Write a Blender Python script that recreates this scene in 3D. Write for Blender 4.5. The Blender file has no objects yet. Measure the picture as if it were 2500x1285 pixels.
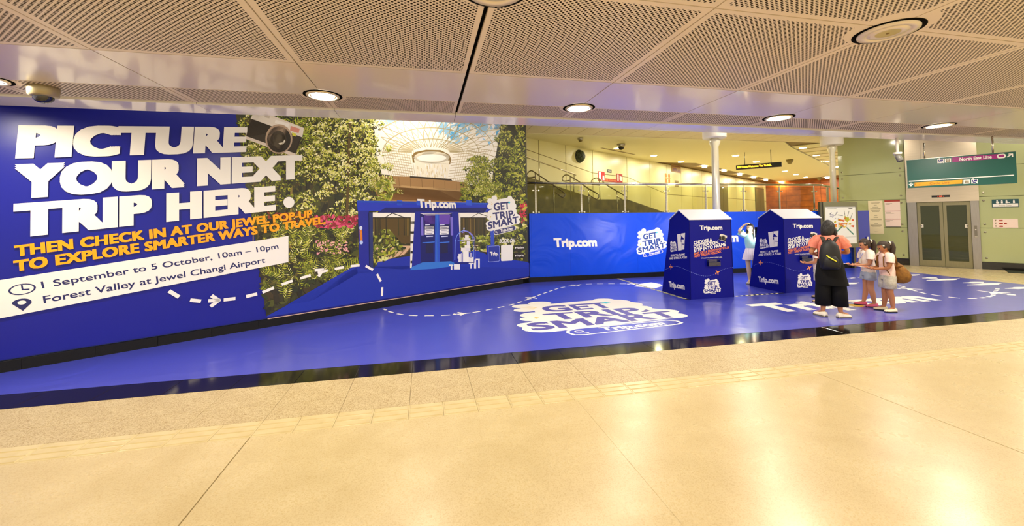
import bpy, bmesh, math, random
from mathutils import Vector, Matrix
R = random.Random(7)
D = bpy.data
SC = bpy.context.scene
COL = SC.collection
PI = math.pi

# ------------------------------------------------------------------ camera, world, exposure
EYE = Vector((0, 0, 1.685)); FOC, CX, CY = 987.387, 1250.0, 500.4
YAW, PIT, ROL, ANG = 0.211588, 0.035804, -0.012211, 0.560264
_f = Vector((math.sin(YAW)*math.cos(PIT), math.cos(YAW)*math.cos(PIT), math.sin(PIT)))
_r = Vector((math.cos(YAW), -math.sin(YAW), 0)); _u = _r.cross(_f)
_c, _s = math.cos(ROL), math.sin(ROL)
RT = _c*_r + _s*_u; UP = -_s*_r + _c*_u; FW = _f
cam = D.cameras.new('camera'); camo = D.objects.new('camera', cam); COL.objects.link(camo)
cam.sensor_width = 36; cam.lens = FOC/2500*36; cam.shift_y = -(642.5-CY)/2500
cam.clip_start = 0.05; cam.clip_end = 200
camo.matrix_world = Matrix(((RT.x, UP.x, -FW.x, EYE.x), (RT.y, UP.y, -FW.y, EYE.y), (RT.z, UP.z, -FW.z, EYE.z), (0, 0, 0, 1)))
cam.dof.use_dof = True; cam.dof.focus_distance = 5.5; cam.dof.aperture_fstop = 1.7
SC.camera = camo
wd = D.worlds.new('world'); SC.world = wd; wd.use_nodes = True
wd.node_tree.nodes['Background'].inputs[0].default_value = (1.0, 0.92, 0.76, 1)
wd.node_tree.nodes['Background'].inputs[1].default_value = 0.32
SC.view_settings.view_transform = 'Standard'; SC.view_settings.look = 'None'
SC.view_settings.exposure = 1.9; SC.view_settings.gamma = 1.0; SC.view_settings.use_curve_mapping = False
LAMP_COL = (1.0, 0.92, 0.76)
DOWN_W, UPPER_W = 132.0, 92.0

# ------------------------------------------------------------------ helpers
def hexc(h):
    h = h.lstrip('#'); v = [int(h[i:i+2], 16)/255 for i in (0, 2, 4)]
    return tuple((c/12.92 if c <= .04045 else ((c+.055)/1.055)**2.4) for c in v) + (1,)
def ray(x, y): return FW + RT*((x-CX)/FOC) - UP*((y-CY)/FOC)
def onplane(x, y, p, n):
    d = ray(x, y); n = Vector(n); return EYE + d*((Vector(p)-EYE).dot(n)/d.dot(n))
def onz(x, y, z=0): return onplane(x, y, (0, 0, z), (0, 0, 1))
class Surf:
    """a flat surface of the place with its own (u, v) metres; n points at the room"""
    def __init__(s, o, ex, ey, root=None):
        s.o = Vector(o); s.ex = Vector(ex).normalized(); s.ey = Vector(ey).normalized(); s.n = s.ex.cross(s.ey).normalized()
    def uv(s, x, y):
        q = onplane(x, y, s.o, s.n) - s.o; return Vector((q.dot(s.ex), q.dot(s.ey)))
    def matrix(s):
        m = Matrix((s.ex, s.ey, s.n)).transposed().to_4x4(); m.translation = s.o; return m
def link(o, parent=None):
    COL.objects.link(o)
    if parent is not None: o.parent = parent
    return o
def empty(name, loc=(0, 0, 0), rz=0, m=None):
    o = D.objects.new(name, None); o.empty_display_size = .1
    if m is not None: o.matrix_world = m
    else: o.location = loc; o.rotation_euler = (0, 0, rz)
    return link(o)
def tag(o, label=None, cat=None, group=None, kind=None):
    if label: o['label'] = label
    if cat: o['category'] = cat
    if group: o['group'] = group
    if kind: o['kind'] = kind
    return o
def thing(name, label, cat, loc=(0, 0, 0), rz=0, group=None, m=None): return tag(empty(name, loc, rz, m), label, cat, group)
def structure(o): o['kind'] = 'structure'; return o
def copy_tree(o, parent=None):
    c = o.copy(); COL.objects.link(c)
    if parent is not None: c.parent = parent
    for ch in list(o.children): copy_tree(ch, c)
    return c
class MB:
    def __init__(s): s.v = []; s.f = []; s.sm = []
    def add(s, vs, fs, smooth=False):
        b = len(s.v); s.v += [tuple(v) for v in vs]; s.f += [[b+i for i in f] for f in fs]; s.sm += [smooth]*len(fs); return s
    def box(s, x0, x1, y0, y1, z0, z1):
        return s.add([(x0, y0, z0), (x1, y0, z0), (x1, y1, z0), (x0, y1, z0), (x0, y0, z1), (x1, y0, z1), (x1, y1, z1), (x0, y1, z1)],
              [(0, 3, 2, 1), (4, 5, 6, 7), (0, 1, 5, 4), (1, 2, 6, 5), (2, 3, 7, 6), (3, 0, 4, 7)])
    def bevbox(s, x0, x1, y0, y1, z0, z1, b):
        """box whose top edges are chamfered by b"""
        return s.add([(x0, y0, z0), (x1, y0, z0), (x1, y1, z0), (x0, y1, z0), (x0, y0, z1-b), (x1, y0, z1-b), (x1, y1, z1-b), (x0, y1, z1-b),
                      (x0+b, y0+b, z1), (x1-b, y0+b, z1), (x1-b, y1-b, z1), (x0+b, y1-b, z1)],
              [(0, 3, 2, 1), (0, 1, 5, 4), (1, 2, 6, 5), (2, 3, 7, 6), (3, 0, 4, 7), (4, 5, 9, 8), (5, 6, 10, 9), (6, 7, 11, 10), (7, 4, 8, 11), (8, 9, 10, 11)])
    def poly(s, pts, th=0):
        """polygon given by 3-D points, optional thickness vector"""
        n = len(pts)
        if not th: return s.add(pts, [tuple(range(n))])
        t = Vector(th); q = [Vector(p) for p in pts] + [Vector(p)+t for p in pts]
        return s.add(q, [tuple(range(n))[::-1], tuple(range(n, 2*n))] + [(i, (i+1) % n, n+(i+1) % n, n+i) for i in range(n)])
    def tube(s, pts, r, n=10, cap=True, closed=False):
        pts = [Vector(p) for p in pts]; rs = r if isinstance(r, (list, tuple)) else [r]*len(pts)
        b = len(s.v); N = len(pts); prev = None
        for i, p in enumerate(pts):
            if closed: t = (pts[(i+1) % N]-pts[i-1]).normalized()
            else: t = (pts[min(i+1, N-1)]-pts[max(i-1, 0)]).normalized()
            if prev is None:
                a = Vector((0, 0, 1)) if abs(t.z) < .9 else Vector((1, 0, 0)); x = t.cross(a).normalized()
            else: x = (prev - t*prev.dot(t)).normalized()
            prev = x; y = t.cross(x)
            rr = rs[i]; rx, ry = rr if isinstance(rr, (tuple, list)) else (rr, rr)
            for k in range(n):
                A = 2*PI*k/n; s.v.append(tuple(p + x*rx*math.cos(A) + y*ry*math.sin(A)))
        m = N if closed else N-1
        for i in range(m):
            for k in range(n):
                j = (i+1) % N
                s.f.append([b+i*n+k, b+i*n+(k+1) % n, b+j*n+(k+1) % n, b+j*n+k]); s.sm.append(True)
        if cap and not closed:
            s.f.append([b+k for k in range(n)][::-1]); s.sm.append(False)
            s.f.append([b+(N-1)*n+k for k in range(n)]); s.sm.append(False)
        return s
    def lathe(s, prof, o=(0, 0, 0), n=24, cap=True):
        b = len(s.v); ox, oy, oz = o
        for r, z in prof:
            for k in range(n):
                A = 2*PI*k/n; s.v.append((ox+r*math.cos(A), oy+r*math.sin(A), oz+z))
        for i in range(len(prof)-1):
            for k in range(n):
                s.f.append([b+i*n+k, b+i*n+(k+1) % n, b+(i+1)*n+(k+1) % n, b+(i+1)*n+k]); s.sm.append(True)
        if cap:
            s.f.append([b+k for k in range(n)][::-1]); s.sm.append(False)
            s.f.append([b+(len(prof)-1)*n+k for k in range(n)]); s.sm.append(False)
        return s
    def rings(s, rg, n=16, cap=True):
        """loft of horizontal ellipses (cx, cy, z, rx, ry)"""
        b = len(s.v)
        for cx, cy, z, rx, ry in rg:
            for k in range(n):
                A = 2*PI*k/n; s.v.append((cx+rx*math.cos(A), cy+ry*math.sin(A), z))
        for i in range(len(rg)-1):
            for k in range(n):
                s.f.append([b+i*n+k, b+i*n+(k+1) % n, b+(i+1)*n+(k+1) % n, b+(i+1)*n+k]); s.sm.append(True)
        if cap:
            s.f.append([b+k for k in range(n)][::-1]); s.sm.append(True)
            s.f.append([b+(len(rg)-1)*n+k for k in range(n)]); s.sm.append(True)
        return s
    def ball(s, c, r, n=14, m=9):
        c = Vector(c); rx, ry, rz = r if isinstance(r, (tuple, list)) else (r, r, r)
        b = len(s.v); s.v.append((c.x, c.y, c.z-rz))
        for i in range(1, m):
            B = -PI/2 + PI*i/m
            for k in range(n):
                A = 2*PI*k/n; s.v.append((c.x+rx*math.cos(B)*math.cos(A), c.y+ry*math.cos(B)*math.sin(A), c.z+rz*math.sin(B)))
        s.v.append((c.x, c.y, c.z+rz)); T = len(s.v)-1
        for k in range(n):
            s.f.append([b, b+1+(k+1) % n, b+1+k]); s.sm.append(True)
            for i in range(m-2):
                s.f.append([b+1+i*n+k, b+1+i*n+(k+1) % n, b+1+(i+1)*n+(k+1) % n, b+1+(i+1)*n+k]); s.sm.append(True)
            s.f.append([T, b+1+(m-2)*n+k, b+1+(m-2)*n+(k+1) % n]); s.sm.append(True)
        return s
    def mesh(s, name, m=None):
        me = D.meshes.new(name); me.from_pydata(s.v, [], s.f)
        me.polygons.foreach_set('use_smooth', s.sm)
        if m: me.materials.append(m)
        me.update(); return me
    def build(s, name, m=None, parent=None): return link(D.objects.new(name, s.mesh(name, m)), parent)

def mat(name, color, rough=.5, metal=0, spec=.5, emit=None, es=1, coat=0, cr=.08):
    m = D.materials.new(name); m.use_nodes = True; b = m.node_tree.nodes['Principled BSDF']
    c = hexc(color) if isinstance(color, str) else color
    b.inputs['Base Color'].default_value = c; b.inputs['Roughness'].default_value = rough; b.inputs['Metallic'].default_value = metal
    b.inputs['Specular IOR Level'].default_value = spec
    if coat: b.inputs['Coat Weight'].default_value = coat; b.inputs['Coat Roughness'].default_value = cr
    if emit is not None:
        b.inputs['Emission Color'].default_value = hexc(emit) if isinstance(emit, str) else emit; b.inputs['Emission Strength'].default_value = es
    return m
def nodes(m): return m.node_tree.nodes, m.node_tree.links, m.node_tree.nodes['Principled BSDF']
def vary(m, c2, scale=8, detail=4, lo=.35, hi=.65, bump=0, bdist=.01, stretch=None, bscale=None, rvar=0):
    """mix a second colour through noise, optional relief"""
    N, L, b = nodes(m); tc = N.new('ShaderNodeTexCoord'); src = tc.outputs['Object']
    if stretch:
        mp = N.new('ShaderNodeMapping'); mp.inputs['Scale'].default_value = stretch; L.new(src, mp.inputs[0]); src = mp.outputs[0]
    nz = N.new('ShaderNodeTexNoise'); nz.inputs['Scale'].default_value = scale; nz.inputs['Detail'].default_value = detail; L.new(src, nz.inputs['Vector'])
    if c2:
        rp = N.new('ShaderNodeValToRGB'); rp.color_ramp.elements[0].position = lo; rp.color_ramp.elements[1].position = hi
        rp.color_ramp.elements[0].color = b.inputs['Base Color'].default_value; rp.color_ramp.elements[1].color = hexc(c2)
        L.new(nz.outputs[0], rp.inputs[0]); L.new(rp.outputs[0], b.inputs['Base Color'])
    if bump:
        s2 = nz
        if bscale:
            s2 = N.new('ShaderNodeTexNoise'); s2.inputs['Scale'].default_value = bscale; s2.inputs['Detail'].default_value = 3; L.new(src, s2.inputs['Vector'])
        bp = N.new('ShaderNodeBump'); bp.inputs['Strength'].default_value = bump; bp.inputs['Distance'].default_value = bdist
        L.new(s2.outputs[0], bp.inputs['Height']); L.new(bp.outputs[0], b.inputs['Normal'])
    if rvar:
        mr = N.new('ShaderNodeMapRange'); r0 = b.inputs['Roughness'].default_value
        mr.inputs['To Min'].default_value = r0-rvar; mr.inputs['To Max'].default_value = r0+rvar
        L.new(nz.outputs[0], mr.inputs[0]); L.new(mr.outputs[0], b.inputs['Roughness'])
    return m
def crease(m, scale=1.2, strength=.35, dist=.02):
    """long soft wrinkles of stretched vinyl"""
    N, L, b = nodes(m); tc = N.new('ShaderNodeTexCoord')
    nz = N.new('ShaderNodeTexNoise'); nz.inputs['Scale'].default_value = scale; nz.inputs['Detail'].default_value = 2.5; nz.inputs['Distortion'].default_value = 1.2
    L.new(tc.outputs['Object'], nz.inputs['Vector'])
    vo = N.new('ShaderNodeTexVoronoi'); vo.inputs['Scale'].default_value = scale*1.4; vo.feature = 'SMOOTH_F1'
    L.new(nz.outputs['Color'], vo.inputs['Vector'])
    ad = N.new('ShaderNodeMath'); ad.operation = 'ADD'; L.new(nz.outputs[0], ad.inputs[0]); L.new(vo.outputs[0], ad.inputs[1])
    bp = N.new('ShaderNodeBump'); bp.inputs['Strength'].default_value = strength; bp.inputs['Distance'].default_value = dist
    L.new(ad.outputs[0], bp.inputs['Height']); L.new(bp.outputs[0], b.inputs['Normal']); L.new(bp.outputs[0], b.inputs['Coat Normal']); return m
def printed(name, rough=.45):
    """flat print: colours come from the mesh's own colour attribute"""
    m = mat(name, '#ffffff', rough); N, L, b = nodes(m); at = N.new('ShaderNodeAttribute'); at.attribute_name = 'ink'
    L.new(at.outputs['Color'], b.inputs['Base Color']); return m

M = {}
M['white_ink'] = mat('white_ink', '#f4f0ea', .5)
M['orange_ink'] = mat('orange_ink', '#ffa800', .5)
M['navy_ink'] = mat('navy_ink', '#1c2160', .5)
M['steel'] = vary(mat('steel', '#b9b4a8', .28, 1), '#a49d8d', 5, 2, stretch=(1, 1, 12))
M['steel_dark'] = mat('steel_dark', '#7d776a', .35, 1)
M['chrome'] = mat('chrome', '#d8d3c0', .16, 1)
M['black'] = mat('black', '#0c0c0d', .45)
M['black_gap'] = mat('black_gap', '#050505', .9, spec=.1)
M['white_paint'] = mat('white_paint', '#e6dfd0', .45)
M['print'] = printed('print')
def glass_mat(name, tint, gloss=.10, rough=.02):
    m = D.materials.new(name); m.use_nodes = True; N, L = m.node_tree.nodes, m.node_tree.links; N.clear()
    o = N.new('ShaderNodeOutputMaterial'); mx = N.new('ShaderNodeMixShader'); t = N.new('ShaderNodeBsdfTransparent'); g = N.new('ShaderNodeBsdfGlossy')
    fr = N.new('ShaderNodeFresnel'); fr.inputs[0].default_value = 1.45; ma = N.new('ShaderNodeMath'); ma.operation = 'MULTIPLY_ADD'
    ma.inputs[1].default_value = 1.0; ma.inputs[2].default_value = gloss-.04; ge = N.new('ShaderNodeNewGeometry'); bk_ = N.new('ShaderNodeMath'); bk_.operation = 'MULTIPLY_ADD'; bk_.inputs[1].default_value = -1; bk_.inputs[2].default_value = 1; L.new(ge.outputs['Backfacing'], bk_.inputs[0])
    fm = N.new('ShaderNodeMath'); fm.operation = 'MULTIPLY'; L.new(fr.outputs[0], ma.inputs[0]); L.new(ma.outputs[0], fm.inputs[0]); L.new(bk_.outputs[0], fm.inputs[1]); L.new(fm.outputs[0], mx.inputs[0])
    t.inputs[0].default_value = hexc(tint); g.inputs['Roughness'].default_value = rough
    L.new(t.outputs[0], mx.inputs[1]); L.new(g.outputs[0], mx.inputs[2]); L.new(mx.outputs[0], o.inputs[0]); return m
M['glass'] = glass_mat('glass', '#e6e8d2', .03)
M['lift_glass'] = glass_mat('lift_glass', '#b4b690', .05)

# ---- lettering: the built-in font turned to flat meshes
_fc = {}
def glyphs(text, res=3, sp=1.0):
    if (text, res, sp) in _fc: return _fc[(text, res, sp)]
    c = D.curves.new('lettering', 'FONT'); c.body = text; c.space_character = sp; c.resolution_u = res; c.fill_mode = 'FRONT'
    o = D.objects.new('lettering', c); COL.objects.link(o); dg = bpy.context.evaluated_depsgraph_get()
    me = D.meshes.new_from_object(o.evaluated_get(dg))
    vs = [(v.co.x, v.co.y) for v in me.vertices]; fs = [tuple(p.vertices) for p in me.polygons]
    D.objects.remove(o); D.curves.remove(c); D.meshes.remove(me)
    _fc[(text, res, sp)] = (vs, fs); return vs, fs
CAP = .70
def lettering(name, text, A, B, Cc, m, parent, depth=.002, bold=.0, res=3, boldx=None, sp=1.0):
    """flat letters in the parent's (x, y) plane: A baseline left, B baseline right, Cc top of the first capital"""
    vs, fs = glyphs(text, res, sp); bx = bold if boldx is None else boldx
    capv = glyphs('H', 1)[0]; ch = max(v[1] for v in capv)
    x0 = min(v[0] for v in vs)-bx; x1 = max(v[0] for v in vs)+bx
    y0, y1 = -bold, ch+bold
    A, B, Cc = Vector(A), Vector(B), Vector(Cc); ex = (B-A)/(x1-x0); ey = (Cc-A)/(y1-y0)
    mb = MB(); offs = [(0, 0)] if not bold else [(i*bx/3, j*bold) for i in range(-3, 4) for j in (-1, 0, 1)] if boldx else [(-bold, -bold), (bold, -bold), (bold, bold), (-bold, bold), (0, 0)]
    for i, (dx, dy) in enumerate(offs):
        mb.add([tuple(A + ex*(v[0]+dx-x0) + ey*(v[1]+dy-y0)) + (depth+i*3e-5,) for v in vs], fs)
    return mb.build(name, m, parent)
class Paint:
    """a flat print made of many small inked shapes, later ones a hair in front"""
    def __init__(s, surf, d0=.001, step=4e-7): s.s = surf; s.v = []; s.f = []; s.c = []; s.d = d0; s.step = step
    def uvpoly(s, pts, col):
        b = len(s.v); s.v += [(p[0], p[1], s.d) for p in pts]; s.f.append(list(range(b, b+len(pts)))); s.c.append(hexc(col) if isinstance(col, str) else col); s.d += s.step
    def poly(s, pts, col): s.uvpoly([s.s.uv(*p) for p in pts], col)
    def line(s, a, b, w, col):
        a, b = s.s.uv(*a), s.s.uv(*b); d = (b-a); n = Vector((-d.y, d.x)).normalized()*w/2
        s.uvpoly([a-n, b-n, b+n, a+n], col)
    def path(s, pts, w, col):
        for p, q in zip(pts, pts[1:]): s.line(p, q, w, col)
    def ell(s, c, rx, ry, col, n=16, rot=0):
        pts = []
        for k in range(n):
            A = 2*PI*k/n; x, y = rx*math.cos(A), ry*math.sin(A)
            pts.append((c[0]+x*math.cos(rot)-y*math.sin(rot), c[1]+x*math.sin(rot)+y*math.cos(rot)))
        s.poly(pts, col)
    def build(s, name, parent, m=None):
        me = D.meshes.new(name); me.from_pydata(s.v, [], s.f); me.materials.append(m or M['print'])
        a = me.color_attributes.new('ink', 'FLOAT_COLOR', 'CORNER'); buf = []
        for f, c in zip(s.f, s.c): buf += list(c)*len(f)
        a.data.foreach_set('color', buf); me.update()
        return link(D.objects.new(name, me), parent)
def dashes(pts, dash, gap, w, start=0):
    """quads of a dashed line along a 2-D path, as lists of four points"""
    out = []; P = [Vector(p) for p in pts]; L = [0]
    for a, b in zip(P, P[1:]): L.append(L[-1]+(b-a).length)
    def at(t):
        t = min(max(t, 0), L[-1]-1e-6)
        for i in range(len(P)-1):
            if t <= L[i+1]:
                k = (t-L[i])/max(L[i+1]-L[i], 1e-9); return P[i].lerp(P[i+1], k)
        return P[-1]
    t = start
    while t < L[-1]-dash*.4:
        a, b = at(t), at(t+dash); d = (b-a).normalized() if (b-a).length > 0 else Vector((1, 0)); n = Vector((-d.y, d.x))*w/2
        out.append([a-n, b-n, b+n, a+n]); t += dash+gap
    return out
def smooth_path(pts, k=6):
    P = [Vector(p) for p in pts]; out = []
    for i in range(len(P)-1):
        p0, p1, p2, p3 = P[max(i-1, 0)], P[i], P[i+1], P[min(i+2, len(P)-1)]
        for j in range(k):
            t = j/k; out.append(.5*((2*p1)+(p2-p0)*t+(2*p0-5*p1+4*p2-p3)*t*t+(3*p1-p0-3*p2+p3)*t**3))
    return out+[P[-1]]
def flat(name, polys, m, parent, depth=.002):
    mb = MB()
    for i, p in enumerate(polys): mb.add([(q[0], q[1], depth+i*1.5e-5) for q in p], [tuple(range(len(p)))])
    return mb.build(name, m, parent)
def pieces(name, polys, m, parent, depth=.002):
    for i, p in enumerate(polys): MB().add([(q[0], q[1], depth) for q in p], [tuple(range(len(p)))]).build(name, m, parent)
def circle(c, r, n=24, ry=None): return [(c[0]+r*math.cos(2*PI*k/n), c[1]+(ry or r)*math.sin(2*PI*k/n)) for k in range(n)]
def rrect(x0, y0, x1, y1, r, n=5):
    out = []
    for cx, cy, a in ((x1-r, y1-r, 0), (x0+r, y1-r, PI/2), (x0+r, y0+r, PI), (x1-r, y0+r, 1.5*PI)):
        out += [(cx+r*math.cos(a+PI/2*k/n), cy+r*math.sin(a+PI/2*k/n)) for k in range(n+1)]
    return out
def stroke(pts, w):
    out = []; P = [Vector(p) for p in pts]
    for a, b in zip(P, P[1:]):
        d = (b-a).normalized(); n = Vector((-d.y, d.x))*w/2; d = d*w*.35
        out.append([a-n-d, b-n+d, b+n+d, a+n-d])
    return out
WD = Vector((math.cos(ANG), math.sin(ANG), 0)); XD = Vector((-math.sin(ANG), math.cos(ANG), 0)); ZV = Vector((0, 0, 1))
CORNER = Vector((2.675, 10.5, 0))
H_CEIL, H_UP, H_DECK = 3.08, 4.6, 1.55
# ------------------------------------------------------------------ setting: floor
M['granite'] = vary(mat('granite', '#d3c298', .28, spec=.5), '#c8b588', 3, 5, .3, .7, rvar=.05)
def speckle(m, dark, scale, amt):
    """fine mineral grains"""
    N, L, b = nodes(m); tc = N.new('ShaderNodeTexCoord'); vo = N.new('ShaderNodeTexVoronoi'); vo.inputs['Scale'].default_value = scale
    L.new(tc.outputs['Object'], vo.inputs['Vector']); rp = N.new('ShaderNodeValToRGB')
    rp.color_ramp.elements[0].position = .0; rp.color_ramp.elements[1].position = amt; rp.color_ramp.elements[0].color = hexc(dark); rp.color_ramp.elements[1].color = (1, 1, 1, 1)
    sp = N.new('ShaderNodeSeparateColor'); L.new(vo.outputs['Color'], sp.inputs[0]); L.new(sp.outputs[0], rp.inputs[0])
    mx = N.new('ShaderNodeMix'); mx.data_type = 'RGBA'; mx.blend_type = 'MULTIPLY'; mx.inputs[0].default_value = 1
    src = b.inputs['Base Color'].links[0].from_socket if b.inputs['Base Color'].links else None
    if src: L.new(src, mx.inputs[6])
    else: mx.inputs[6].default_value = b.inputs['Base Color'].default_value
    L.new(rp.outputs[0], mx.inputs[7]); L.new(mx.outputs[2], b.inputs['Base Color']); return m
speckle(M['granite'], '#eee6d8', 170, .5)
M['granite_rough'] = speckle(vary(mat('granite_rough', '#cdbc94', .40), '#bfac84', 4, 5, .3, .7), '#c0ad88', 165, .55)
M['tactile'] = vary(mat('tactile', '#d4c396', .28), '#c9b686', 6)
M['skirting_stone'] = mat('skirting_stone', '#0d0c0b', .35, spec=.25)
M['grout'] = mat('grout', '#8e7c52', .8)
M['black_granite'] = speckle(mat('black_granite', '#17140f', .10, spec=.6), '#6f6a60', 220, .12)
f = structure(MB().box(-9, 22, -6, 15, -.2, -.012).build('floor', M['grout'])); floor = f
tile_cache = {}
def tile(name, x0, x1, y0, y1, m, parent=floor, z=0, gap=.0012, th=.012, bev=.0015):
    k = (name, round(x1-x0, 4), round(y1-y0, 4), m.name, gap)
    if k not in tile_cache:
        w, d = x1-x0, y1-y0
        tile_cache[k] = MB().bevbox(gap, w-gap, gap, d-gap, -th, 0, bev).mesh(name, m)
    o = link(D.objects.new(name, tile_cache[k]), parent); o.location = (x0, y0, z); return o
YS0, YS1 = 4.675, 5.066
for k in range(-10, 30):
    x = -.15+.6*k
    tile('strip_tile', x, x+.6, YS0, YS1, M['black_granite'], gap=.0015)
    if x < 14:
        tile('tile', x, x+.6, 4.19, YS0, M['granite_rough'])
        tile('tile', x, x+.6, 3.87, 4.19, M['granite_rough'])
def tactile_mesh():
    mb = MB().bevbox(.001, .299, .001, .269, -.012, 0, .0015)
    for j in range(3):
        y = .014+.086*j; mb.bevbox(.010, .290, y, y+.068, -.001, .006, .006)
    return mb.mesh('tactile_tile', M['tactile'])
tm = tactile_mesh()
for k in range(-14, 44):
    o = link(D.objects.new('tactile_tile', tm), floor); o.location = (-.15+.3*k, 3.6, 0)
# big polished slabs in the foreground between the movement joints, and the floor beyond the printed vinyl
for i, (a, b) in enumerate(((-9, -6.8), (-6.8, -4.07), (-4.07, -1.353), (-1.353, 1.37), (1.37, 4.096), (4.096, 6.82), (6.82, 9.54), (9.54, 12.3), (12.3, 15), (15, 22))):
    wide = a in (-1.353, 4.096)
    mb = MB()
    for (y0, y1) in ((-6, .6), (.6, 3.6)):
        g0 = .004 if abs(a+1.353) < .01 or abs(a-4.096) < .01 else .0004; g1 = .004 if abs(b+1.353) < .01 or abs(b-4.096) < .01 else .0004
        mb2 = MB().bevbox(a+g0, b-g1, y0+.0004, y1-.0004, -.012, 0, .001); mb2.build('slab', M['granite'], floor)
MB().bevbox(13.8, 22, YS1, 15, -.012, 0, .002).build('slab', M['granite'], floor)
MB().bevbox(14, 22, 3.87, YS0, -.012, 0, .002).build('slab', M['granite'], floor)

# ------------------------------------------------------------------ setting: walls of the lower level
M['board'] = mat('board', '#20306e', .6)
UEND = -9.8
pw = Surf(CORNER, WD, ZV); PWM = pw.matrix()
# wall_left carries the big poster; its back side closes the stair hall
w = MB().box(UEND, 0, 0, H_UP+.05, -.16, 0).build('wall_left', M['board']); w.matrix_world = PWM; structure(w)
b = structure(MB().box(UEND, 0, 0, .13, .0, .02).build('baseboard_left', M['black_gap'])); b.matrix_world = PWM
for k in range(17):
    MB().bevbox(-8.03+.6*(k-2)+.001, -8.03+.6*(k-1)-.001 if k < 16 else -.005, .001, .129, .02, .035, .001).build('skirting_tile', M['skirting_stone'], b) if -8.03+.6*(k-2) < -.3 else None
MB().box(-6.1, -.01, .129, .137, 0, .035).build('ledge', mat('ledge', '#e0b9a4', .5), b)
# upper deck behind the hoarding, edge wall
w = structure(MB().box(2.675, 14.0, 10.56, 10.9, 0, H_DECK).build('wall_back', M['board']))
M['deck'] = mat('deck', '#b8ab7c', .4)
structure(MB().poly([(2.6, 10.6, H_DECK), (14.1, 10.6, H_DECK), (30, 22, H_DECK), (34, 36, H_DECK), (22, 34, H_DECK), (-8, 15, H_DECK), (-8, 4.6, H_DECK)], (0, 0, -.12)).build('floor_upper', M['deck']))

# ------------------------------------------------------------------ setting: lower ceiling
M['panel'] = mat('panel', '#d8c3a4', .34, spec=.5); M['panel_plain'] = mat('panel_plain', '#e0d2bd', .24, .0, spec=.7, coat=.4)
def perforate(m, x0, px, ring, y0, py, narrow=False):
    """rows of punched holes, left blank along the panel joints and around the fittings"""
    N, L, b = nodes(m); g = N.new('ShaderNodeNewGeometry'); sp = N.new('ShaderNodeSeparateXYZ'); L.new(g.outputs['Position'], sp.inputs[0])
    def op(o, a, c=None, d=None):
        n = N.new('ShaderNodeMath'); n.operation = o
        for i, v in enumerate((a, c, d)):
            if v is None: continue
            if isinstance(v, (int, float)): n.inputs[i].default_value = v
            else: L.new(v, n.inputs[i])
        return n.outputs[0]
    def wrapc(v, o, p): return op('WRAP', op('SUBTRACT', v, o), p/2, -p/2)
    X, Y = sp.outputs[0], sp.outputs[1]
    pu, pv = .040, .036
    def lat(ox, oy):
        a = wrapc(X, ox, pu); c = wrapc(Y, oy, pv); return op('SQRT', op('ADD', op('MULTIPLY', a, a), op('MULTIPLY', c, c)))
    d = op('MINIMUM', lat(0, 0), lat(pu/2, pv/2))
    hole = op('LESS_THAN', d, .0090)
    hole = op('MULTIPLY', hole, op('GREATER_THAN', op('ABSOLUTE', wrapc(X, x0, px)), .055))
    if py: hole = op('MULTIPLY', hole, op('GREATER_THAN', op('ABSOLUTE', wrapc(Y, y0, py)), .05))
    else: hole = op('MULTIPLY', hole, op('LESS_THAN', op('ABSOLUTE', op('SUBTRACT', Y, y0)), .245))
    rx, ry, rp, rr = ring
    a = wrapc(X, rx, rp); c = op('SUBTRACT', Y, ry)
    hole = op('MULTIPLY', hole, op('GREATER_THAN', op('SQRT', op('ADD', op('MULTIPLY', a, a), op('MULTIPLY', c, c))), rr))
    mx = N.new('ShaderNodeMix'); mx.data_type = 'RGBA'; L.new(hole, mx.inputs[0]); mx.inputs[6].default_value = b.inputs['Base Color'].default_value; mx.inputs[7].default_value = hexc('#1a1006')
    L.new(mx.outputs[2], b.inputs['Base Color'])
    sv = op('MULTIPLY_ADD', hole, -.5, .5); L.new(sv, b.inputs['Specular IOR Level']); return m
PX0, PP = .40, 1.5
M['perf'] = perforate(mat('perf', '#e6d6bc', .36), PX0, PP, (.40, 2.31, 3.0, .27), 2.31, 1.5)
M['perf_narrow'] = perforate(mat('perf_narrow', '#dcc9ac', .36), PX0, PP, (1.9, 4.76, 3.0, .24), 5.01, 0)
M['fascia'] = mat('fascia', '#f7f0ea', .13, 0, spec=.8, coat=.6)
M['void'] = mat('void', '#0a0805', .95, spec=.05)
c = structure(MB().box(-8, 16, -6, 5.70, H_CEIL+.03, H_CEIL+.35).build('ceiling', M['void']))
structure(MB().box(-8, 16, -6, -.69, H_CEIL, H_CEIL+.03).build('ceiling_back', M['panel_plain']))
pc = {}
def cpanel(x0, y0, w, d, m, z=H_CEIL, g=.004, name='ceiling_panel', th=.025):
    k = (w, d, m.name, g)
    if k not in pc: pc[k] = MB().box(g, w-g, g, d-g, 0, th).mesh(name, m)
    o = link(D.objects.new(name, pc[k]), c); o.location = (x0, y0, z); return o
def cpanel2(x0, y0, w, d, m, gl, gr, g=.005, th=.025):
    k = (w, d, m.name, gl, gr)
    if k not in pc: pc[k] = MB().box(gl, w-gr, g, d-g, 0, th).mesh('ceiling_panel', m)
    o = link(D.objects.new('ceiling_panel', pc[k]), c); o.location = (x0, y0, H_CEIL); return o
for k in range(-6, 11):
    x = PX0+PP*k
    for (y0, d, m) in ((-.69, 1.5, M['perf']), (.81, 1.5, M['perf']), (2.31, 1.5, M['perf']), (3.81, .94, M['panel_plain']), (4.75, .52, M['perf_narrow'])):
        gl, gr = (.016 if abs(x-.40) < .1 else .005), (.016 if abs(x+PP-.40) < .1 else .005); cpanel2(x, y0, PP, d, m, gl, gr)
    cpanel(x, 5.325, PP, .375, M['fascia'], z=H_CEIL-.012, g=.003, name='fascia_panel', th=.04)
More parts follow.
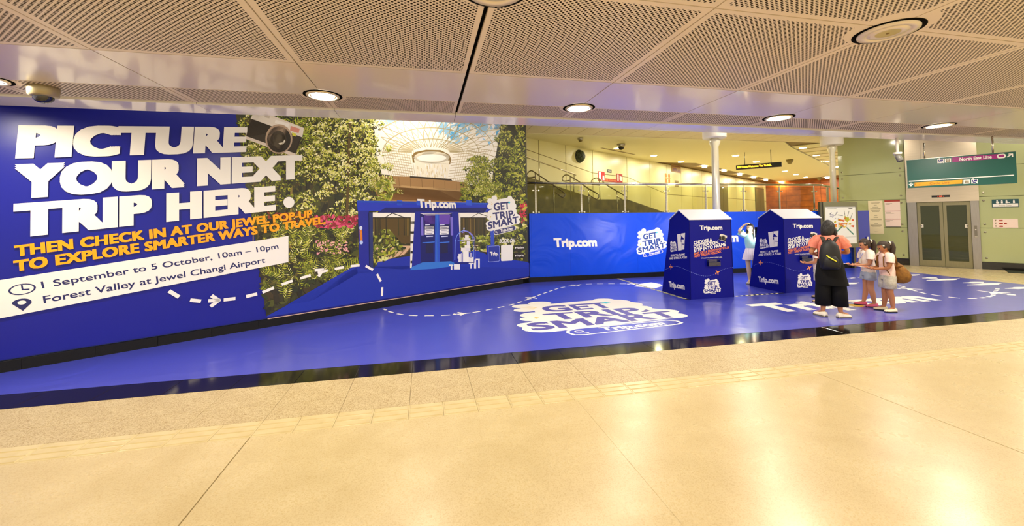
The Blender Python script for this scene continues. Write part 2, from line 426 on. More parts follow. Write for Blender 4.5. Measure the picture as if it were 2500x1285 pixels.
structure(MB().box(-8, 16, 5.70, 5.74, H_CEIL-.012, H_CEIL+.36).build('trim_1', M['fascia']))

# ------------------------------------------------------------------ setting: upper hall
M['cream'] = vary(mat('cream', '#eee7b4', .30, spec=.5), '#e6dda2', .6, 2)
M['cream_ceil'] = mat('cream_ceil', '#ece3b6', .55)
M['tan_tile'] = vary(mat('tan_tile', '#f2e4c4', .6), '#e6d6b0', 60, 2)
M['brown'] = mat('brown', '#7d6430', .6)
CW0 = Vector((3.591, 13.986, 0)); cs = Surf(CW0, WD, ZV)
wall = structure(empty('wall_upper')); wall.matrix_world = cs.matrix()
D.objects.remove(wall)
wall = structure(MB().box(-9, 31, 0, H_UP+.3, -.2, -.02).build('wall_upper', M['brown'])); wall.matrix_world = cs.matrix()
joints = [-9, -7, -4.4, -2.2, -.95, .61, 2.21, 4.04, 6.88, 9.17, 11.1, 12.95, 14.5, 16.05, 17.8]
for a, b_ in zip(joints, joints[1:]):
    zj = lambda s: (4.17+(s)*(-.134) if s < 4.04 else 3.63 if s < 6.88 else 3.63-(s-6.88)*.16) if s < 11 else 2.95
    z0, z1 = zj(a+.02), zj(b_-.02)
    MB().poly([(a+.02, .5, -.02), (b_-.02, .5, -.02), (b_-.02, z1-.012, -.02), (a+.02, z0-.012, -.02)], (0, 0, .02)).build('wall_panel', M['cream'], wall)
    MB().poly([(a+.02, z0+.012, -.02), (b_-.02, z1+.012, -.02), (b_-.02, H_UP, -.02), (a+.02, H_UP, -.02)], (0, 0, .02)).build('wall_panel', M['cream'], wall)
for a, b_ in ((17.8, 18.7), (20.7, 22.6), (22.6, 24.4), (24.4, 27.3), (29.9, 30.6)):
    MB().box(a+.02, b_-.02, 1.4, 3.0, -.02, 0).build('wall_panel', M['cream'], wall); MB().box(a+.02, b_-.02, 3.03, H_UP, -.02, 0).build('wall_panel', M['cream'], wall)
M['door_grey'] = mat('door_grey', '#77713f', .35)
for i, (a, b_, zt) in enumerate(((18.7, 20.7, 3.95), (27.3, 29.9, 4.1))):
    d = structure(MB().box(a, b_, 1.5, zt, -.02, .03).build('door_%d' % (i+1), mat('door_frame', '#5d5730', .4))); d.matrix_world = cs.matrix()
    for q in range(2):
        w2 = (b_-a-.2)/2; MB().box(a+.08+q*(w2+.04), a+.08+q*(w2+.04)+w2, 1.52, zt-.1, .03, .045).build('door_leaf', M['door_grey'], d)
    MB().box(a+.02, b_-.02, zt, H_UP, -.02, 0).build('wall_panel', M['cream'], wall)
# timber end wall of the hall
M['timber'] = vary(mat('timber', '#c86a22', .32), '#a04c12', 2.2, 4, .3, .7, stretch=(1, 1, 7))
E0 = CW0+WD*30.6
es_ = Surf(E0, -XD, ZV)
ew = structure(MB().box(-1, 22, 0, H_UP+.3, -.2, -.03).build('wall_end', mat('timber_gap', '#4a1d08', .6))); ew.matrix_world = es_.matrix()
for r_ in range(7):
    for q in range(8):
        MB().box(-.9+2.4*q+.01, -.9+2.4*(q+1)-.01, 1.5+.48*r_+.008, 1.5+.48*(r_+1)-.008, -.03, 0).build('timber_panel', M['timber'], ew)
# ceilings above the deck: plastered slab beside the wall, tile bands around it
up = structure(MB().poly([(-9, 4.8, H_UP+.06), (18, 5.75, H_UP+.06), (40, 16, H_UP+.06), (42, 44, H_UP+.06), (24, 40, H_UP+.06), (-12, 10, H_UP+.06)], (0, 0, .2)).build('ceiling_upper', M['brown']))
q = [Vector((1.6, 13.27)), Vector((13.9, 13.27)), Vector((15.09, 14.15))]
A_ = CW0.to_2d(); W2 = WD.to_2d(); X2 = XD.to_2d()
slab = [Vector((2.44, 13.27)), Vector((13.9, 13.27)), Vector((15.2, 14.22)), Vector((15.2, 14.22))+W2*16.5, A_+W2*29.5-X2*1.3, A_+W2*11.8-X2*1.3, A_+W2*9.8, A_-W2*.01]
structure(MB().poly([(p.x, p.y, H_UP) for p in slab][::-1], (0, 0, .05)).build('ceiling_plaster', M['cream_ceil']))
band = structure(MB().box(-4, 16.4, 5.75, 13.27, H_UP+.045, H_UP+.06).build('ceiling_band', mat('joint', '#5d4a26', .7)))
for i in range(22):
    for j in range(4):
        x0 = 2.06+.62*i; y1 = 13.27-1.2*j
        MB().box(x0+.008, x0+.612, y1-1.19, y1-.008, H_UP+.02, H_UP+.046).build('ceiling_tile', M['tan_tile'], band)
bm2 = Surf((15.35, 14.22, 0), WD, ZV)
for i in range(14):
    s0 = 1.2*i; p0 = Vector((15.25, 14.2)); pts = [p0+W2*s0, p0+W2*(s0+1.0), p0+W2*(s0+1.0)-X2*2.4, p0+W2*s0-X2*2.4]
    MB().poly([(p.x, p.y, H_UP+.02) for p in pts][::-1], (0, 0, .03)).build('ceiling_tile', M['tan_tile'] if i % 2 else M['cream_ceil'], band)

# ------------------------------------------------------------------ setting: green glass wall with the lift
M['green'] = mat('green', '#b4ba84', .10, spec=.5)
G0 = onz(2222, 648.2); gs = Surf(G0, -XD, ZV); GM = gs.matrix()
gw = structure(MB().box(-1.76, 9, 0, H_UP+.3, -.25, -.03).build('wall_right', mat('green_joint', '#6f744c', .6))); gw.matrix_world = GM
structure(MB().box(-1.76, -1.70, 0, H_UP, -1.6, -.25).build('trim_2', M['green'])).matrix_world = GM
for (a, b_) in ((-1.76, -.02), (1.56, 3.1), (3.1, 4.6), (4.6, 6.1), (6.1, 7.6)):
    for z0, z1 in ((.22, 1.243), (1.243, 2.2), (2.2, 3.12), (3.12, H_UP)):
        p = MB().box(a+.006, b_-.006, z0+.006, z1-.006, -.03, 0).build('glass_panel', M['green'], gw)
        if a < 3:
            fb = MB()
            for (u, v) in ((a+.1, z0+.12), (b_-.12, z0+.12), (a+.1, z1-.12), (b_-.12, z1-.12)):
                fb.lathe([(.0, .0), (.028, .0), (.026, .012), (.0, .014)], n=12, cap=False); k = len(fb.v)
                for i in range(k-48, k): x, y, z = fb.v[i]; fb.v[i] = (u+x, v+y, z)
            fb.build('fixing_bolt', M['steel'], p)
for i, (a, b_) in enumerate(((-1.76, -.02), (1.56, 9))):
    s_ = structure(MB().box(a, b_, 0, .215, -.03, .012).build('baseboard_%s' % ('right', 'far')[i], M['black_granite'])); s_.matrix_world = GM
# ------------------------------------------------------------------ big poster on the left wall
M['blue_print'] = crease(mat('blue_print', '#0c1690', .32, spec=.35), .9, .12, .02)
bb = thing('billboard', 'huge blue and jungle poster covering the long left wall above black skirting', 'poster', m=PWM)
MB().box(UEND, -.045, .14, H_UP+.03, 0, .006).build('backing_sheet', M['blue_print'], bb)
def P(x, y): return pw.uv(x, y)
LEAF = [['#20280c', '#35390f', '#4a4d12', '#2c3410', '#594f1c'], ['#5f6a12', '#7f8a1e', '#9aa326', '#6d6f1c', '#b9b53a'], ['#d9d66a', '#f2eca0', '#c9cc3c', '#fbf6c8', '#e6de86'], ['#1c1b0a', '#2a2410', '#3d3113', '#171a08']]
def leaves(pt, x0, y0, x1, y1, n, pal, size=(4, 10), inside=None, asp=.45, rot=None):
    for _ in range(n):
        x, y = R.uniform(x0, x1), R.uniform(y0, y1)
        if inside and not inside(x, y): continue
        s = R.uniform(*size); a = R.uniform(0, PI) if rot is None else R.gauss(rot, .5); c, d = math.cos(a), math.sin(a)
        pts = []
        for (u, v) in ((-1, 0), (-.4, asp), (.4, asp*.8), (1, 0), (.4, -asp), (-.4, -asp*.8)):
            pts.append((x+s*(u*c-v*d), y+s*(u*d+v*c)))
        pt.poly(pts, R.choice(pal))
# jungle photograph
def clump(pt, cx, cy, rx, ry, n, size=(2, 5), light=LEAF[2], mid=LEAF[1], dark=LEAF[0], inside=None, asp=.45):
    """a mass of leaves lit from its upper side"""
    n = int(n*1.9); size = (size[0]*.75, size[1]*.74)
    for k in range(n):
        a, r = R.uniform(0, 2*PI), math.sqrt(R.random()); x, y = cx+rx*r*math.cos(a), cy+ry*r*math.sin(a)
        if inside and not inside(x, y): continue
        q = -(y-cy)/ry*.8+(k/n-.5)*1.3+R.gauss(.2, .3)
        leaf(pt, x, y, R.uniform(*size), R.choice(light if q > .35 else mid if q > -.15 else dark), R.uniform(0, PI), asp)
def leaf(pt, x, y, s, col, a, asp=.45):
    c, d = math.cos(a), math.sin(a)
    pt.poly([(x+s*(u*c-v*d), y+s*(u*d+v*c)) for u, v in ((-1, 0), (-.3, asp), (.5, asp*.7), (1, 0), (.5, -asp*.7), (-.3, -asp))], col)
def frond(pt, x, y, ang, ln, droop, pal, inside=None, w=.28):
    """arching fern or palm leaf"""
    px, py, a = x, y, ang; N_ = 9
    for k in range(N_):
        st = ln/N_; px += math.cos(a)*st; py += math.sin(a)*st; a += droop/N_
        if inside and not inside(px, py): continue
        l = ln*w*(1-(k/N_-.35)**2*1.3)
        for sg in (-1, 1): leaf(pt, px+math.cos(a+sg*1.0)*l*.5, py+math.sin(a+sg*1.0)*l*.5, l*.55, R.choice(pal), a+sg*1.0, .16)
def seam_x(y): return 575+(y-275)*.150
inj = lambda x, y: x > seam_x(y)+3 and x < 1282 and y > 262
pt = Paint(pw, .0075)
pt.poly([(seam_x(240), 240), (1283, 236), (1289, 672), (650, 772)], '#37351a')
for i in range(34):
    x = R.uniform(600, 885); w = R.uniform(2, 10); sl = R.uniform(-8, 8)
    if inj(x, 420): pt.poly([(x, 250), (x+w, 250), (x+w+sl, 640), (x+sl, 640)], R.choice(['#6b5a22', '#1a1608', '#5a4a1c', '#141206', '#3c3214', '#8a7430']))
leaves(pt, 585, 250, 950, 660, 700, LEAF[3]+LEAF[0], (6, 16), inj)
for k in range(70):
    x, y = R.uniform(590, 780), R.uniform(380, 560)
    if inj(x, y): clump(pt, x, y, R.uniform(10, 26), R.uniform(6, 16), 26, (2, 6), LEAF[1], LEAF[0]+LEAF[1][:1], LEAF[3], inj)
for k in range(36):
    x, y = R.uniform(590, 780), R.uniform(268, 400)
    if inj(x, y): clump(pt, x, y, R.uniform(12, 30), R.uniform(8, 20), 34, (2, 6), LEAF[2]+LEAF[1], LEAF[1], LEAF[0], inj)
for k in range(26): frond(pt, R.uniform(600, 760), R.uniform(270, 330), R.uniform(.2, 2.9), R.uniform(30, 70), R.uniform(-.8, .8), LEAF[1]+['#c9e03a', '#a9c82a'], inj, .22)
for k in range(70):
    x, y = R.uniform(740, 945), R.uniform(275, 540)
    if inj(x, y): clump(pt, x, y, R.uniform(12, 30), R.uniform(8, 20), 34, (2, 6), LEAF[2], LEAF[1], LEAF[0], inj)
pt.poly([(905, 270), (1230, 262), (1230, 450), (935, 450)], '#f4eee0')
pt.build('jungle_print', bb)
# dome of glass above
pd = Paint(pw, pt.d+.0003)
pd.poly([(928, 250), (1228, 250), (1228, 420), (1150, 452), (940, 440), (915, 380)], '#fdf8ea')
for pts in ([(1085, 289), (1225, 297), (1225, 318), (1155, 310)], [(1060, 292), (1130, 296), (1150, 318), (1090, 345)], [(1150, 305), (1215, 308), (1175, 330)], [(935, 287), (1000, 288), (980, 300), (942, 305)], [(1100, 330), (1135, 318), (1120, 350), (1098, 352)]):
    pd.poly(pts, '#9fd0ee')
for _ in range(60):
    x, y = R.uniform(1060, 1220), R.uniform(288, 345)
    pd.poly([(x, y), (x+R.uniform(8, 18), y+R.uniform(-3, 6)), (x+R.uniform(0, 10), y+R.uniform(8, 16))], R.choice(['#57b4ea', '#8ccdf2', '#cfe8f4', '#ffffff', '#ffffff', '#e9f3f4']))
cx0, cy0 = 1051, 372
for k in range(23):
    A = PI+PI*k/22
    for sgn in (-1, 1):
        pts = []
        for j in range(9):
            t = j/8; rx = 46+160*t**.8; ry = 12+120*t**.9; B = A+sgn*.42*t
            x, y = cx0+rx*math.cos(B), cy0+ry*math.sin(B)
            if 925 < x < 1226 and 262 < y < 440: pts.append((x, y))
        if len(pts) > 1: pd.path(pts, .017, R.choice(['#c4b58c', '#b3a374', '#d6c9a4']))
for t in (.14, .36, .62, .9):
    rx = 46+160*t**.8; ry = 12+120*t**.9
    pts = [(cx0+rx*math.cos(PI+PI*k/30), cy0+ry*math.sin(PI+PI*k/30)) for k in range(31)]
    pd.path([p for p in pts if 925 < p[0] < 1226], .018, '#b3a374')
for i in range(11):
    y = 372+i*6.6; pd.path([(938+i*2.6, y), (1000+i*1.4, y+8)], .011, '#c0aa7c'); pd.path([(1105-i*1.4, y+6), (1190-i*2.6, y-2)], .011, '#c0aa7c')
for i in range(14):
    pd.path([(930+i*6, 365), (955+i*5, 445)], .010, '#cdbd92'); pd.path([(1200-i*6, 365), (1165-i*4.6, 445)], .010, '#cdbd92')
pd.poly([(1005, 380), (1012, 372), (1040, 366), (1075, 367), (1096, 378), (1101, 390), (1098, 402), (1008, 398)], '#8c6f38')
pd.ell((1053, 385), 44, 15, '#f6ecd2'); pd.poly([(1010, 388), (1097, 392), (1091, 438), (1017, 434)], '#fbf3dd')
for _ in range(90):
    x = R.uniform(1018, 1090); y = R.uniform(400, 432); pd.poly([(x, y), (x+1.2, y), (x+1.2, y+8), (x, y+8)], R.choice(['#e6d6ae', '#ffffff', '#d8c392']))
pd.ell((1053, 386), 36, 9, '#fffdf2')
# concrete ring beam
pd.poly([(905, 428), (1005, 432), (1140, 446), (1140, 500), (925, 500)], '#a9814f'); pd.poly([(920, 452), (1140, 468), (1140, 492), (928, 488)], '#8a5f30')
pd.poly([(922, 449), (1140, 464), (1140, 469), (922, 454)], '#c9a26b')
for i in range(7): pd.line((945+28*i, 431+3*i*.8), (946+28*i, 452+2*i), .01, '#7c5c34')
pd.poly([(1000, 430), (1100, 437), (1104, 442), (1000, 434)], '#3a2a16'); pd.poly([(918, 425), (952, 428), (952, 432), (915, 430)], '#3a2a16')
pd.build('dome_print', bb)
# trees and planting in front of it
pf = Paint(pw, pd.d+.0003)
for (a, b_, w) in (((853, 300), (846, 545), .05), ((905, 350), (908, 470), .03), ((1170, 420), (1172, 480), .03), ((1268, 300), (1262, 560), .05)): pf.line(a, b_, w, '#5a4718')
lt = lambda x, y: inj(x, y) and x < 935+16*math.sin(y*.05)
for k in range(46):
    a, r = R.uniform(0, 2*PI), math.sqrt(R.random()); clump(pf, 855+85*r*math.cos(a), 355+105*r*math.sin(a), R.uniform(10, 26), R.uniform(7, 17), 36, (2, 5.5), LEAF[2], LEAF[1], LEAF[0], lt)
for k in range(14): clump(pf, R.uniform(900, 950), R.uniform(340, 450), R.uniform(8, 18), R.uniform(5, 9), 26, (2, 4.5), LEAF[2], LEAF[1], LEAF[1], None)
for k in range(34):
    a, r = R.uniform(0, 2*PI), math.sqrt(R.random()); clump(pf, 1170+30*r*math.cos(a), 418+40*r*math.sin(a), R.uniform(8, 18), R.uniform(5, 10), 24, (1.8, 4.5), LEAF[1]+['#c4c060'], LEAF[1], LEAF[0], None)
rt_ = lambda x, y: 1222-(y-290)*.16+10*math.sin(y*.09) < x < 1281
pf.poly([(1226, 280), (1281, 280), (1283, 600), (1192, 560), (1200, 440)], '#262509')
for k in range(120):
    y = R.uniform(288, 610); x = R.uniform(1222-(y-290)*.16, 1280); clump(pf, x, y, R.uniform(7, 18), R.uniform(6, 14), 26, (2, 5.5), LEAF[1]+['#c9c455'], LEAF[0]+LEAF[1][:2], LEAF[3], rt_)
for k in range(16): frond(pf, R.uniform(1190, 1275), R.uniform(290, 600), R.uniform(0, 6), R.uniform(18, 40), R.uniform(-.8, .8), LEAF[1]+LEAF[2][:2], rt_, .25)
sh = lambda x, y: inj(x, y) and y < 768-(x-650)*.475
leaves(pf, 635, 535, 880, 765, 500, LEAF[3]+LEAF[0], (6, 16), sh)
for k in range(34):
    x = R.uniform(650, 872); y = R.uniform(560, 700)
    clump(pf, x, y, R.uniform(10, 24), R.uniform(6, 13), 22, (2, 5), LEAF[1], LEAF[0]+LEAF[1][:1], LEAF[3], sh)
for k in range(95):
    x = R.uniform(650, 880); y = R.uniform(560, 735); frond(pf, x, y, R.uniform(-2.9, -.2), R.uniform(28, 60), R.uniform(-1.4, 1.4), R.choice([LEAF[0]+LEAF[1], LEAF[1], LEAF[1]+LEAF[2][:3], LEAF[1]+['#e2dc8a']]), sh, .26)
for k in range(30): clump(pf, R.uniform(1128, 1215), R.uniform(445, 492), R.uniform(8, 16), R.uniform(5, 9), 24, (2, 4.5), LEAF[1]+['#c4c060'], LEAF[1], LEAF[0], None)
for k in range(14): frond(pf, R.uniform(1140, 1210), R.uniform(450, 488), R.uniform(3.4, 6), R.uniform(16, 34), R.uniform(-1, 1), LEAF[1]+LEAF[2][:2], None, .25)
for k in range(16): frond(pf, R.uniform(900, 955), R.uniform(445, 490), R.uniform(3.4, 6), R.uniform(16, 36), R.uniform(-1, 1), LEAF[1]+LEAF[2], None, .25)
fl = lambda x, y: inj(x, y)
leaves(pf, 768, 528, 870, 556, 120, ['#c22a55', '#e2567c', '#a51d3c', '#8e1f2a'], (3, 8), fl); leaves(pf, 650, 520, 760, 540, 40, ['#6d2418', '#8e3526'], (3, 7), fl); leaves(pf, 770, 585, 850, 620, 50, ['#f0b9a8', '#e59aa0'], (2, 5), fl)
leaves(pf, 1268, 492, 1284, 540, 60, ['#e23a4c', '#c22040', '#7a1828'], (3, 8), lambda x, y: x < 1282); leaves(pf, 1215, 470, 1281, 640, 200, LEAF[0]+LEAF[1]+['#e8e29a'], (3, 9), lambda x, y: x < 1282)
leaves(pf, 920, 440, 960, 490, 120, LEAF[1]+['#dcd88a'], (3, 10), None, .25); leaves(pf, 1185, 470, 1230, 500, 100, LEAF[1]+['#dcd88a'], (3, 8), None, .25)
pf.build('planting_print', bb)
# booth, paths and blue carpet inside the picture
pb = Paint(pw, pf.d+.0003)
pb.poly([(650, 772), (872, 652), (1291, 642), (1291, 674), (652, 774)], '#0c2aa8')
pb.poly([(700, 744), (870, 646), (1000, 625), (1010, 655), (872, 668), (760, 735)], '#0c2aa8')
pb.poly([(885, 652), (985, 622), (1005, 600), (910, 600), (890, 640)], '#d9b48c')
for i in range(7): pb.line((900+14*i, 648-4*i), (930+12*i, 606), .015, '#7c5a38')
pb.poly([(1138, 598), (1200, 628), (1288, 640), (1288, 655), (1090, 650)], '#0d2fb4'); pb.poly([(1135, 596), (1170, 600), (1205, 618), (1160, 612)], '#e6c39c')
leaves(pb, 900, 560, 985, 650, 420, LEAF[0]+LEAF[1]+['#dfe08c'], (3, 9), lambda x, y: y < 655-(x-900)*.55)
leaves(pb, 1120, 560, 1190, 612, 240, LEAF[0]+LEAF[1]+['#cfd47c'], (3, 8), None)
pb.poly([(904, 525), (1012, 525), (1012, 595), (980, 595), (950, 560), (904, 560)], '#584316'); pb.poly([(1118, 525), (1185, 525), (1185, 570), (1118, 580)], '#4d3c16')
for i in range(40):
    x = R.choice((R.uniform(906, 1008), R.uniform(1120, 1183))); pb.poly([(x, 530), (x+2, 530), (x+3, 575), (x, 575)], R.choice(['#2e2509', '#7a6228', '#3f3a12']))
for x0, x1 in ((908, 1004), (1118, 1192)):
    pb.poly([(x0, 519), (x1, 519), (x1, 532), (x0, 532)], '#fdf8ee'); pb.line((x0+30, 532), (x0+52, 519), .016, '#221c12'); pb.line((x0+44, 519), (x0+80, 532), .016, '#221c12'); pb.line((x0, 532), (x1, 532), .02, '#2a2214')
pb.poly([(1002, 519), (1012, 519), (1012, 655), (1000, 655)], '#f4efe6')
for i in range(5): pb.poly([(1001, 541+24*i), (1012, 541+24*i), (1012, 547+24*i), (1001, 547+24*i)], '#201a10')
pb.poly([(1117, 519), (1123, 519), (1123, 580), (1117, 580)], '#efe8dc')
B1, B2, B3, B4 = '#0a1a98', '#1230c0', '#07126e', '#2b58dc'
pb.poly([(870, 491), (1196, 497), (1196, 518), (872, 515)], B2); pb.poly([(870, 490), (1196, 496), (1196, 501), (870, 495)], B4); pb.poly([(940, 507), (1190, 507), (1180, 520), (920, 520)], B3)
for x in (968, 1016, 1137): pb.poly([(x, 489), (x+13, 490), (x+13, 502), (x, 501)], B4)
pb.poly([(873, 515), (900, 515), (903, 660), (876, 655)], B1); pb.poly([(898, 519), (909, 519), (910, 656), (900, 660)], '#1a2a6c'); pb.line((880, 562), (881, 588), .05, '#f08a30'); pb.ell((880, 557), 4, 5, '#dfe6ff', 10); pb.ell((881, 592), 4, 5, '#bcd0ff', 10)
pb.poly([(1012, 517), (1112, 517), (1116, 650), (1004, 655)], B1)
pb.poly([(1024, 522), (1102, 521), (1104, 645), (1026, 648)], B3)
pb.poly([(1024, 521), (1104, 520), (1090, 526), (1040, 527)], '#e9e2f4')
for x0 in (1034, 1070):
    pb.poly([(x0, 524), (x0+28, 524), (x0+26, 548), (x0+2, 548)], '#6a44b8'); pb.poly([(x0+2, 548), (x0+26, 548), (x0+26, 560), (x0+2, 560)], '#12105a')
    for k in range(3): pb.poly([(x0+2, 553.5+7*k), (x0+24, 552.5+7*k), (x0+24, 558.5+7*k), (x0+2, 559.5+7*k)], '#f6f3f8'); pb.line((x0+6, 556.5+7*k), (x0+20, 555.7+7*k), .012, '#8a8ab0')
    pb.poly([(x0+6, 576.5), (x0+22, 575.7), (x0+22, 578), (x0+6, 579)], '#cfd6ff'); pb.poly([(x0+3, 548.5), (x0+14, 548), (x0+14, 550), (x0+3, 550.5)], '#dfe3ff')
    pb.poly([(x0-4, 592), (x0+26, 590), (x0+26, 592), (x0-4, 594)], '#3b78ea'); pb.poly([(x0+4, 595), (x0+22, 594), (x0+22, 618), (x0+4, 619)], '#10104a')
pb.poly([(1061, 524), (1071, 524), (1072, 646), (1060, 648)], '#1f50cc'); pb.poly([(1064, 524), (1067, 524), (1068, 646), (1064, 647)], '#3f7aee')
for x in (1026, 1098): pb.poly([(x, 530), (x+6, 530), (x+7, 575), (x+1, 575)], '#7c70d8'); 
pb.poly([(1104, 517), (1118, 517), (1124, 650), (1108, 655)], B1)
pb.poly([(1004, 652), (1030, 641), (1100, 638), (1120, 648), (1060, 656), (1000, 660)], '#2f78d8')
pb.poly([(1186, 600), (1202, 598), (1206, 640), (1188, 640)], B2); pb.poly([(1196, 560), (1205, 560), (1206, 600), (1197, 600)], '#2348c4')
for p in dashes(smooth_path([P(640, 714), P(700, 690), P(745, 676), P(800, 660), P(872, 648), P(900, 653), P(922, 673), P(932, 700), P(931, 728)]), .17, .12, .045): pb.uvpoly(p, '#fdf8f0')
for q in (((770, 660), (788, 659), (778, 673)),):
    for s_ in stroke([P(*t) for t in q], .05): pb.uvpoly(s_, '#fdf8f0')
pb.build('booth_print', bb)
# luggage trolley in the picture
pk = Paint(pw, pb.d+.0003)
arch = [(1109, 635), (1110, 590), (1114, 576), (1122, 567), (1131, 563), (1142, 566), (1150, 574), (1154, 585), (1155, 632)]
pk.path(arch, .022, '#6c8cf0'); pk.path([(x+4, y+2) for x, y in arch[3:]], .016, '#8a7ae0'); pk.path([(1116, 588), (1154, 586)], .012, '#5a78e0')
pk.ell((1131.5, 558), 1.8, 2.5, '#b8c4f0', 8); pk.poly([(1129, 564), (1131, 559), (1134, 564)], '#a8b4f4')
for (x0, y0, x1, y1, c) in ((1134, 574, 1143, 583, '#f6f2ee'), (1132, 582, 1146, 586, '#f0ebe6'), (1125, 585, 1157, 587.5, '#efe4d4'), (1138, 589, 1146, 599, '#e8e4ee'), (1126, 591, 1134, 594, '#efe6d2'), (1133, 599, 1147, 606, '#f8f5f0'), (1124, 605, 1137, 614, '#f4f0ec'), (1137, 606, 1147, 613, '#e9e4f0'), (1129, 613, 1143, 640, '#fbf8f4'), (1118, 620, 1124, 640, '#f1eef4'), (1124, 618, 1128, 640, '#c8c4e0'), (1143, 628, 1155, 640, '#f4f0ee'), (1116, 625, 1120, 632, '#ffffff'), (1146, 617, 1151, 630, '#b9b4d8')):
    pk.poly([(x0, y0), (x1, y0), (x1, y1), (x0, y1)], c)
pk.poly([(1110, 641), (1156, 640), (1156, 644), (1110, 645)], '#0a1a80'); 
for (x0, y0, x1, y1) in ((1095, 646, 1105, 649), (1099, 648, 1103, 659), (1107, 645, 1122, 658), (1143, 642, 1155, 645), (1147, 645, 1150, 656), (1157, 634, 1161, 642), (1166, 632, 1170, 655), (1156, 642, 1161, 656), (1160, 632, 1168, 635)):
    pk.poly([(x0, y0), (x1, y0), (x1, y1), (x0, y1)], '#f6f4f6')
pk.build('trolley_print', bb)
# camera picture
pc_ = Paint(pw, pk.d+.0003)
pc_.poly([(619, 276), (628, 272), (640, 276), (655, 279), (741, 313), (719, 384), (716, 383), (599, 340), (597, 336)], '#e9ded0')
pc_.poly([(611, 290), (737, 336), (721, 376), (600, 333)], '#3b3022'); pc_.poly([(619, 276), (741, 313), (737, 336), (611, 290)], '#efe6da')
pc_.poly([(646, 279), (659, 283), (657, 290), (645, 287)], '#cfc3b2'); pc_.poly([(672, 293), (705, 303), (703, 311), (670, 301)], '#f9f4ec'); pc_.poly([(709, 308), (731, 315), (728, 326), (707, 319)], '#d98f7e'); pc_.poly([(712, 324), (722, 327), (722, 334), (713, 332)], '#d8d53c')
pc_.poly([(597, 336), (599, 333), (720, 376), (718, 384)], '#e6d6c8')
pc_.ell((680, 340), 33, 36, '#b99f86', 28); pc_.ell((680, 341), 29, 32, '#2c241a', 28); pc_.ell((679, 342), 20, 22, '#4b4030', 24); pc_.ell((677, 344), 15, 16, '#5a4e3a', 20); pc_.poly([(679, 350), (690, 348), (694, 341), (696, 346), (690, 353), (682, 354)], '#f3ead2')
pc_.build('camera_print', bb)
def L(name, text, a, b_, c_, m, depth, bold=.0, res=4, boldx=None, sp=1.0): return lettering(name, text, P(*a), P(*b_), P(*c_), m, bb, depth, bold, res, boldx, sp)
L('headline', 'PICTURE', (38, 388), (600, 372), (46, 307), M['white_ink'], .0295, .045, 4, .078, 1.07)
L('headline', 'YOUR NEXT', (35, 487), (737, 437), (37, 402), M['white_ink'], .0295, .045, 4, .078, 1.07)
flat('full_stop', [[P(704+13.5*math.cos(A), 494.5+13.5*math.sin(A)) for A in [2*PI*k/20 for k in range(20)]]], M['white_ink'], bb, .0297)
L('headline', 'TRIP HERE', (33, 582), (672, 514), (34, 498), M['white_ink'], .0295, .045, 4, .078, 1.07)
L('subtitle', 'THEN CHECK IN AT OUR JEWEL POP-UP', (37, 627), (762, 531), (35, 600), M['orange_ink'], .0292, .035, 3, .055, 1.05)
L('subtitle', 'TO EXPLORE SMARTER WAYS TO TRAVEL.', (35, 664), (794, 546), (33, 637), M['orange_ink'], .0292, .035, 3, .055, 1.05)
flat('date_strip', [[P(-60, 693), P(-60, 789), P(703, 640), P(703, 576)]], M['white_ink'], bb, .0288)
L('date_line', '1 September to 5 October, 10am – 10pm', (104, 704), (679, 607), (100, 688), M['navy_ink'], .0300, .012)
L('date_line', 'Forest Valley at Jewel Changi Airport', (108, 740), (647, 641), (105, 723), M['navy_ink'], .0300, .012)
c0 = P(55.5, 706); k0 = []
for i in range(24):
    A, B_ = 2*PI*i/24, 2*PI*(i+1)/24; f_ = lambda A, r: (c0[0]+r*math.cos(A), c0[1]+.62*r*math.sin(A)+.06*r*math.cos(A))
    k0.append([f_(A, .088), f_(B_, .088), f_(B_, .104), f_(A, .104)])
k0 += stroke([(c0[0]-.005, c0[1]+.045), (c0[0]+.002, c0[1]-.004), (c0[0]+.05, c0[1]-.006)], .014)
flat('clock_icon', k0, M['navy_ink'], bb, .0300)
c1 = P(54.5, 739)
flat('pin_icon', [[(c1[0]+.075*math.cos(A), c1[1]+.05*math.sin(A)) for A in [PI*k/10-.3 for k in range(12)]]+[(c1[0]+.01, c1[1]-.095)]], M['navy_ink'], bb, .0300)
flat('pin_hole', [circle((c1[0], c1[1]+.004), .034, 16, .024)], M['white_ink'], bb, .0303)
da = dashes(smooth_path([P(412, 710), P(430, 722), P(455, 731), P(490, 735)]), .15, .14, .05) + dashes(smooth_path([P(545, 732), P(590, 726), P(640, 714)]), .15, .14, .05)
for q in (((511, 734), (533, 733)), ((518, 723), (533, 733), (516, 746))): da += stroke([P(*t) for t in q], .05)
pieces('route_dash', da, M['white_ink'], bb, .0300)
L('booth_name', 'Trip.com', (1019, 507), (1112, 509), (1017, 486), M['white_ink'], .0282, .045)
L('app_note', 'BOOK ON', (1217, 594), (1254, 592), (1219, 584), M['white_ink'], .0282, .03)
